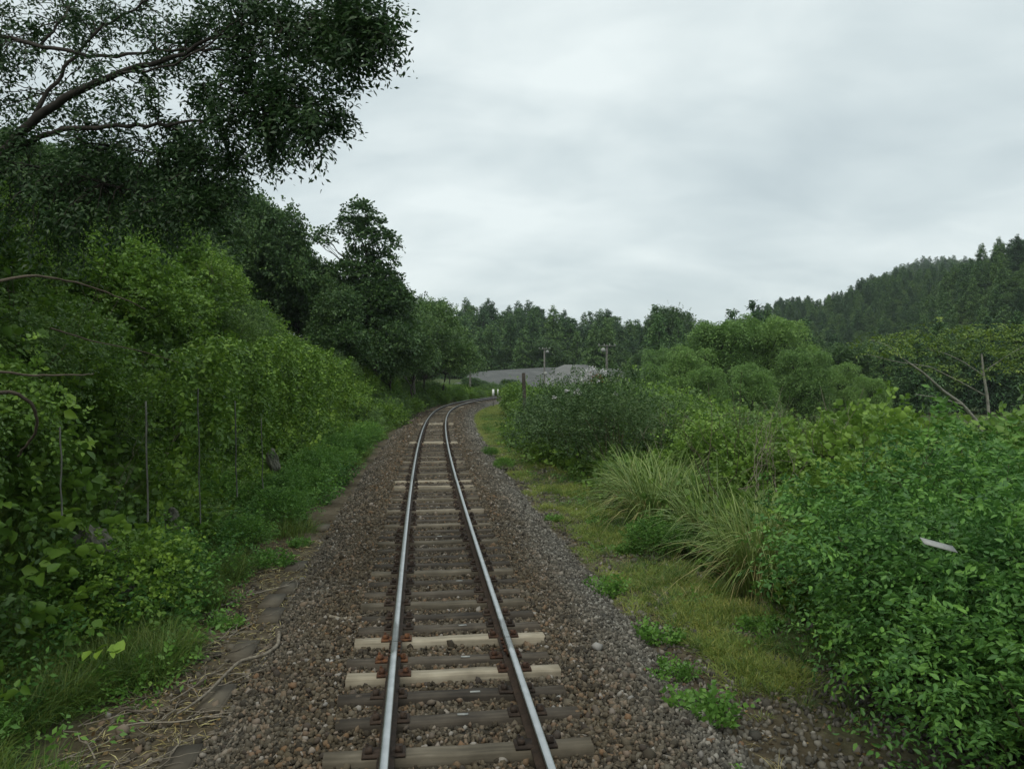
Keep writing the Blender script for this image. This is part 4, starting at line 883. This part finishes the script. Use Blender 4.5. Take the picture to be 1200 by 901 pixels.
# small pale pole by the olive trees
# ------------------------------------------------------------------ grey gravel heaps
def heap(name, ridge, d, foot_f, foot_b, lab, seed):
    """ridge: list of (u, v) photo points of the crest at distance d"""
    us = np.linspace(ridge[0][0], ridge[-1][0], 44); vs = np.interp(us, [a_ for a_, _ in ridge], [b_ for _, b_ in ridge]); X = (us - 600) / FPX * d; Z = CZ + (HV - vs) / FPX * d
    prof = np.array([-1, -.85, -.65, -.45, -.25, -.1, -.03, .03, .15, .4, .7, 1.]); V = []
    for i, x in enumerate(X):
        g = H1(x, d) - .5
        for q in prof:
            yy = d + (foot_f if q < 0 else foot_b) * q; fr = 1 - abs(q); fr = fr if abs(q) > .05 else .975
            V.append((x + fbm(np.array(x), np.array(yy), 6.) * .8, yy, g + (Z[i] - g) * fr + float(fbm(np.array(x), np.array(yy), 4.)) * 1.0 * (1 - fr)))
    k = len(prof); F = [[i * k + j, (i + 1) * k + j, (i + 1) * k + j + 1, i * k + j + 1] for i in range(len(X) - 1) for j in range(k - 1)]
    me = mesh_np(name, V, F, smooth=False); o = link(name, me, None, [M['heap']]); tag(o, lab, 'gravel heap', 'grey gravel heaps beyond the curve'); return o
heap('gravel_heap', [(538, 452), (552, 437), (575, 434), (605, 432), (640, 430), (668, 430), (685, 440), (700, 456)], 150, 22, 22, 'long low grey gravel heap beyond the curve', 1)
heap('gravel_heap', [(628, 446), (655, 430), (663, 426.5), (686, 426.5), (692, 428), (699, 434), (722, 446)], 143, 16, 20, 'flat topped highest grey gravel heap in the middle', 2)
heap('gravel_heap', [(676, 448), (690, 434), (706, 432), (726, 431), (736, 440), (744, 448)], 158, 16, 20, 'low grey gravel heap at the right end of the row', 3)

# ------------------------------------------------------------------ poles, markers, post
def upole(u, vtop, d, label, side=1, arm=True):
    p = P(u, vtop, d); g = H1(p[0], d); H_ = p[2] - g; o = empty('utility_pole', (p[0], p[1], g)); tag(o, label, 'utility pole')
    b = MB(); b.tube([(0, 0, -.4), (0, 0, H_ * .5), (0, 0, H_)], [.17, .14, .11], 10); link('pole', b.mesh('pole'), o, [M['poledark']])
    if arm:
        b = MB(); b.box((0, -.15, H_ - .15), (1.9, .1, .1)); link('crossarm', b.mesh('crossarm'), o, [M['metal']])
        for q in (-.85, -.3, .3, .85):
            b = MB(); b.tube([(q, -.15, H_ - .1), (q, -.15, H_ + .0), (q, -.15, H_ + .12)], [.04, .05, .03], 8); link('insulator', b.mesh('insulator'), o, [M['strip']])
        b = MB(); b.tube([(side * .05, -.1, H_ - .75), (side * .32, -.42, H_ - .68)], .03, 6); q = link('lamp_arm', b.mesh('lamp_arm'), o, [M['metal']])
        b = MB(); b.tube([(side * .45, -.25, H_ - .5), (side * .45, -.42, H_ - .58), (side * .45, -.5, H_ - .6), (side * .45, -.56, H_ - .6)], [.08, .22, .26, .05], 14); link('lamp_disc', b.mesh('lamp_disc'), o, [M['strip']])
        b = MB(); b.box((.16 * side, -.2, H_ * .42), (.42, .3, .5)); link('meter_box', b.mesh('meter_box'), o, [M['strip']])
    return o
upole(638, 408, 128, 'utility pole with round white lamp before the middle gravel heap', 1)
upole(711, 404, 86, 'right hand utility pole with crossarm above the thicket', -1)
upole(551, 426, 105, 'short plain pole beside the olive trees at the left heap end', 1, False)
for u, vt, vb, d, wd, lab in ((578, 456, 475, 72, .2, 'left white topped lineside marker on the right of the far track'), (583.5, 456, 470, 82, .13, 'right and narrower white topped lineside marker at the far curve')):
    p = P(u, vt, d); zb = P(u, vb, d)[2]; o = empty('marker_post', (p[0], p[1], zb - .1)); tag(o, lab, 'marker post'); Hh = p[2] - zb + .1
    b = MB(); b.box((0, .04, Hh / 2), (.07, .05, Hh)); link('post', b.mesh('post'), o, [M['poledark']]); b = MB(); b.box((0, 0, Hh - .32), (wd, .03, .62)); link('white_plate', b.mesh('white_plate'), o, [M['white']])
p = P(613.5, 437, 40); b = MB(); zb = H1(p[0], 40) - .4; t = np.linspace(0, 1, 9)[:, None]; p0 = np.array([p[0] + .12, 40, zb]); b.tube(p0 * (1 - t) + p * t, np.linspace(.105, .092, 9), 9 + 1); 
tag(link('wooden_post', b.mesh('wooden_post'), None, [M['oldwood']]), 'dark leaning wooden post standing in the bushes right of the track', 'post')
# pale broken strip of board caught in the near bush
p = P(1101, 639, 5.35); b = MB(); b.box((0, 0, 0), (.25, .07, .006), 0, None, .30); o = link('plastic_strip', b.mesh('plastic_strip'), None, [M['strip']]); o.rotation_euler = (.45, 0, 0); o.location = p; tag(o, 'pale flat strip caught in the near right bush', 'strip')

# ------------------------------------------------------------------ trees right of the track
for u, v, d, sx, lab in ((850, 372, 66, .95, 'big rounded light green willow in the middle'), (905, 374, 68, .9, 'rounded light green willow right of the biggest one'), (805, 405, 62, .85, 'low light green willow left of the biggest one'), (940, 408, 62, .85, 'willow with drooping pale crown right of the pair'),
                         (985, 425, 66, .85, 'low willow before the dark cedars'), (765, 425, 60, .7, 'small willow at the left end of the row'), (880, 425, 52, .8, 'low willow in front of the big pair'), (830, 430, 50, .7, 'low shrubby willow at the thicket edge'), (1020, 440, 60, .7, 'small willow at the right end of the row'), (775, 408, 90, .8, 'distant willow left of the row')):
    far_tree(random.choice(WL), u, v, d, 8.7, lab, 'tree', None, sx)
for u, v, d, lab in ((785, 367, 170, 'dark rounded tree clump standing above the skyline'), (775, 372, 172, 'dark tree at the left of the skyline clump'), (798, 372, 168, 'dark tree at the right of the skyline clump')):
    far_tree(BT[0], u, v, d, T8, lab, 'tree', None, .62)
GM = 'mixed trees behind the willows'
for i in range(58):
    u = rr(752, 1060); d = rr(95, 165); v = np.interp(u, [720, 800, 900, 1000, 1060], [400, 392, 396, 400, 400]) + rr(-6, 16)
    far_tree(random.choice(OT + BT + CO[:1]), u, v, d, 9.5, 'mid green tree in the belt behind the willows', 'tree', GM, rr(.8, 1.1))
for u, v, d, sx in ((1010, 330, 150, 1.1), (1035, 395, 92, 1.), (1055, 390, 96, 1.), (1075, 385, 90, 1.1), (1020, 405, 100, 1.), (1100, 380, 95, 1.), (1130, 372, 95, 1.1), (1160, 368, 90, 1.), (1190, 372, 92, 1.), (1215, 360, 90, 1.1)):
    if v < 340: continue
    far_tree(random.choice(CO), u, v, d, 14, 'dark cedar at the foot of the right hill', 'tree', 'dark cedars at the foot of the right hill', sx * 1.15)
# umbrella shaped pale stemmed tree at right, d about 20 m
r = np.random.default_rng(5); um = empty('leaning_tree', (12.9, 21.5, H1(12.9, 21.5))); tag(um, 'pale stemmed leaning tree with flat yellow green sprays at right', 'tree'); o0 = np.array(um.location); b = MB()
def pl(pxs, d0, d1, ra, rb_):
    A = np.array([P(u, v, d0 + (d1 - d0) * i / (len(pxs) - 1)) for i, (u, v) in enumerate(pxs)]) - o0; n = len(A); t = np.linspace(0, n - 1, n * 3); q = np.stack([np.interp(t, np.arange(n), A[:, c]) for c in range(3)], 1); b.tube(q, np.linspace(ra, rb_, len(q)) * .6, 7, closed=False)
pl([(1165, 560), (1150, 500), (1128, 474), (1105, 458), (1082, 437), (1060, 422)], 21.5, 20.5, .10, .035); pl([(1165, 560), (1160, 500), (1157, 465), (1152, 436), (1150, 415)], 21.5, 21.8, .09, .04)
pl([(1128, 474), (1100, 466), (1072, 462)], 21, 20, .03, .012); pl([(1157, 465), (1130, 450), (1090, 430), (1050, 424), (1015, 415)], 21.8, 20.5, .035, .01); pl([(1152, 440), (1130, 425), (1110, 415), (1085, 408)], 21.6, 21, .03, .01); pl([(1152, 436), (1175, 420), (1200, 405)], 21.8, 22, .03, .012); pl([(1060, 422), (1040, 405), (1020, 398)], 20.5, 20.2, .02, .008)
link('trunk', b.mesh('trunk'), um, [M['palebark']]); cr_ = MB()
for (u, v, d, ru, rv, n_) in ((1060, 392, 20.5, 45, 5, 130), (1120, 388, 21.5, 60, 7, 240), (1180, 390, 22, 45, 8, 220), (1045, 412, 20.2, 32, 4, 90), (1100, 405, 21, 60, 7, 230), (1165, 410, 22, 50, 9, 260), (1090, 428, 20.8, 45, 5, 90), (1190, 430, 21.5, 35, 8, 170), (1020, 400, 20.2, 20, 4, 40), (1130, 440, 21.4, 40, 5, 60), (1220, 405, 22, 50, 14, 260)):
    c = P(u, v, d) - o0; n_ = int(n_ * .26); q = c + r.normal(0, .5, (n_, 3)) * np.array([ru / FPX * d, .9, rv * 1.5 / FPX * d]); V, F, T = sprigs(q, r.normal(0, 1, (n_, 3)) * np.array([1, 1, .15]), 9, .42, .10, .045, 'diamond', .35, r=r, flat=.25); cr_.add(V, F, T)
link('crown', cr_.mesh('crown'), um, [M['lime']])
for u, v, d in ((1195, 435, 11), (1170, 465, 10.5), (1215, 420, 13), (1140, 480, 11.5)):
    p = P(u, v, d); g = H1(p[0], d); s_ = (p[2] - g) / 1.55; FR[0].put((p[0], d, g), rr(0, 6), s_, 'tall bright green bush at the right edge behind the near thicket', 'bush', 'tall bright bushes at the right edge')
at(shrub(999, .6, .9, 5, .3, 250, 5, .25, .12, .07, 'diamond', M['red'], 'reddish_shrub'), 698, 445, 125, 3.2, 'small reddish shrub at the right end of the gravel heaps', 'bush')
for u, v, d in ((562, 449, 112), (598, 448, 120), (552, 446, 108), (584, 454, 112)): BT[1].put((P(u, v, d)[0], d, P(u, v, d)[2] - 1.9), rr(0, 6), (.5, .5, .27), 'low dark hedge bush in front of the long gravel heap', 'bush', 'hedge bushes before the long heap')

# ------------------------------------------------------------------ forests: the nearest one by one, the rest as one mass
def wood(name, cands, nmax, label, group, protos, Hm, hs):
    """cands: array of (u, d): nearest nmax become individuals, the rest a mass"""
    a = np.arctan((cands[:, 0] - 600) / FPX); d = cands[:, 1]; x = (cands[:, 0] - 600) / FPX * d
    z = hgt(x, d); o_ = np.argsort(d); ind = o_[:nmax]; rest = o_[nmax:]
    for i in ind:
        s_ = rr(*hs); random.choice(protos).put((x[i], d[i], z[i] - .3), rr(0, 6.28), (s_ * rr(1.0, 1.25), s_ * rr(1.0, 1.25), s_), label, 'tree', group)
    n = len(rest)
    if n:
        coll = bpy.data.collections.new(name)
        for pr in protos:
            for nm, me in pr.parts[:1]: coll.objects.link(bpy.data.objects.new(nm, me))
        s_ = rng.uniform(*hs, n)[:, None] * np.stack([rng.uniform(1.0, 1.25, n)] * 2 + [np.ones(n)], 1)
        scatter(name, np.stack([x[rest], d[rest], z[rest] - .3], 1), np.stack([np.zeros(n), np.zeros(n), rng.uniform(0, 6.28, n)], 1), s_, coll)
def cand(n, u0, u1, d0, d1):
    return np.stack([rng.uniform(u0, u1, n), np.sqrt(rng.uniform(d0 ** 2, d1 ** 2, n))], 1)
wood('far_cedar_wood', cand(520, 380, 900, 186, 290), 140, 'dark cedar in the wood behind the gravel heaps', 'cedars in the wood behind the gravel heaps', CO + [BT[0]], 14, (.85, 1.3))
wood('hill_forest', np.vstack([cand(2300, 880, 1500, 135, 380), cand(260, 700, 900, 300, 420)]), 130, 'conifer in the forest on the right hillside', 'conifers on the right hillside', CO + [OT[0]], 14, (.55, .85))
c_ = cand(2400, 800, 1500, 470, 820)
wood('far_ridge_forest', c_, 0, '', '', [BT[0], CO[1]], 14, (.9, 1.3))

# ------------------------------------------------------------------ the overhanging tree at the upper left
r = np.random.default_rng(77); ov = empty('overhanging_tree', (-7.6, 9.5, H1(-7.6, 9.5))); tag(ov, 'dark tree leaning in from the upper left with long limbs over the track', 'tree'); o0 = np.array(ov.location)
limbs = [([(-190, 480), (-120, 330), (-60, 240), (0, 190), (40, 142), (85, 112), (140, 88), (200, 72), (250, 48), (300, 30)], 9.5, 8.6, .17, .02), ([(-60, 240), (10, 182), (60, 156), (120, 149), (170, 148), (230, 146), (285, 138), (330, 120)], 9.5, 8.2, .09, .012),
         ([(40, 142), (60, 105), (85, 78), (110, 42), (150, 18), (195, -5), (240, -30)], 9.2, 9.6, .06, .015), ([(85, 112), (130, 88), (190, 84), (235, 62), (290, 20), (340, -10)], 9.1, 8.2, .04, .012), ([(-60, 60), (0, 42), (50, 55), (110, 70), (180, 62), (260, 60), (330, 70), (380, 60)], 9.8, 8.4, .07, .012),
         ([(-60, 240), (0, 200), (50, 195), (120, 215), (190, 235), (250, 250)], 9.5, 8.8, .05, .01), ([(250, 48), (320, 40), (380, 30), (430, 45)], 8.7, 7.9, .03, .008), ([(240, 100), (290, 110), (340, 125), (385, 140)], 8.8, 8.0, .025, .008), ([(60, 156), (130, 175), (200, 180), (260, 200)], 9.2, 8.8, .03, .008), ([(-60, 240), (-90, 100), (-60, -60), (-20, -160)], 9.5, 9.8, .12, .04), ([(50, 55), (90, 10), (120, -50)], 9.7, 10, .04, .015), ([(110, 42), (100, 80), (60, 110)], 9.4, 9.4, .02, .01)]
LP = []
for i, (pxs, d0, d1, ra, rb_) in enumerate(limbs):
    A = np.array([P(u, v, d0 + (d1 - d0) * j / (len(pxs) - 1)) for j, (u, v) in enumerate(pxs)]) - o0; n = len(A)
    if i == 0: A[0] = (0, 0, -.4)
    t = np.linspace(0, n - 1, n * 4); q = np.stack([np.interp(t, np.arange(n), A[:, c]) for c in range(3)], 1)
    for _ in range(2): q[1:-1] = (q[:-2] + 2 * q[1:-1] + q[2:]) / 4
    q[2:] += r.normal(0, .012, q[2:].shape); LP.append(q); b = MB(); b.tube(q, np.linspace(ra, rb_, len(q)) * (.45 if i else .5), 8, closed=False)
    link('trunk' if i == 0 else 'limb', b.mesh('limb'), ov, [M['bark']])
LPa = np.vstack(LP)
blobs = [(400, 20, 60, 8.0, 620), (340, 30, 60, 8.4, 560), (300, 10, 60, 8.8, 420), (440, 30, 28, 7.8, 200), (455, 50, 16, 7.7, 60), (430, 10, 30, 7.9, 160), (412, 75, 24, 7.9, 120), (395, 60, 36, 8, 200), (350, 110, 48, 8.2, 460), (300, 130, 45, 8.5, 330), (375, 130, 34, 8.0, 260), (330, 165, 32, 8.3, 220), (365, 170, 18, 8.1, 80), (270, 95, 40, 8.8, 170),
         (225, 30, 50, 9.2, 150), (160, 15, 55, 9.5, 170), (60, 25, 70, 10, 330), (0, 60, 60, 9.6, 330), (-60, 20, 90, 10, 500), (110, 45, 45, 9.4, 110), (140, 110, 60, 9.0, 170), (210, 130, 55, 8.9, 240), (180, 175, 60, 9.0, 420), (90, 180, 60, 9.2, 380), (230, 200, 45, 8.8, 420), (255, 238, 30, 8.8, 220), (130, 230, 60, 9.2, 460),
         (30, 220, 60, 9.2, 420), (20, 110, 60, 9.6, 200), (270, 170, 38, 8.7, 220), (200, 250, 40, 9.0, 300), (-60, 130, 90, 9.5, 500), (255, 20, 35, 9, 120), (300, 75, 40, 8.6, 200), (290, 195, 22, 8.6, 70), (110, 150, 40, 9.2, 120), (60, 270, 60, 9.2, 300), (240, 70, 45, 9, 90), (180, 60, 60, 9.2, 110)]
O, D, b = [], [], MB()
for (u, v, rp, d, n_) in blobs:
    c = P(u, v, d) - o0; rad = rp / FPX * d; n_ = int(n_ * (1.1 if u > 290 else 1.12)); m_ = max(4, n_ // 16)
    for j in range(m_):           # twigs inside the blob, leaves grow along them
        dd = sphere_dirs(1, r)[0]; tipp = c + dd * rad * r.uniform(.4, 1.38) * np.array([1.1, 1.1, .8]); st = LPa[np.argmin(np.linalg.norm(LPa - (c * .6 + tipp * .4), axis=1))]
        if np.linalg.norm(tipp - st) > 1.1: st = tipp + (st - tipp) * (1.1 / np.linalg.norm(tipp - st)) 
        q = limb(st, tipp, r, 8, .06); b.tube(q, np.linspace(.008, .0025, 8), 4, closed=False); kk = max(3, n_ // m_); tt = r.uniform(.3, 1, kk); base = np.stack([np.interp(tt * 7, np.arange(8), q[:, cidx]) for cidx in range(3)], 1)
        O.append(base + r.normal(0, .05, base.shape)); D.append((q[-1] - q[0])[None] / np.linalg.norm(q[-1] - q[0]) + r.normal(0, .65, (kk, 3)) + np.array([.1, 0, -.4]))
O = np.vstack(O); D = np.vstack(D); V, F, T = sprigs(O, D, 5, .20, .072, .027, 'diamond', .5, r=r)
link('crown', mesh_np('crown', V, F, T), ov, [M['overhang']]); link('twigs', b.mesh('twigs'), ov, [M['bark']])

print('objects', len(bpy.data.objects), 'tris', sum(len(m_.polygons) for m_ in bpy.data.meshes) * 2)

# ------------------------------------------------------------------ thin damp air
hb = MB(); hb.box((100, 510, 67), (2300, 1240, 146)); me = hb.mesh('haze')
m = bpy.data.materials.new('haze_air'); m.use_nodes = True; N = m.node_tree.nodes; N.remove(N['Principled BSDF'])
pv = N.new('ShaderNodeVolumePrincipled'); pv.inputs['Color'].default_value = (.86, .95, 1.0, 1); pv.inputs['Density'].default_value = HAZE; pv.inputs['Anisotropy'].default_value = .2
m.node_tree.links.new(pv.outputs[0], N['Material Output'].inputs['Volume']); me.materials.append(m)
tag(link('haze', me), kind='stuff')
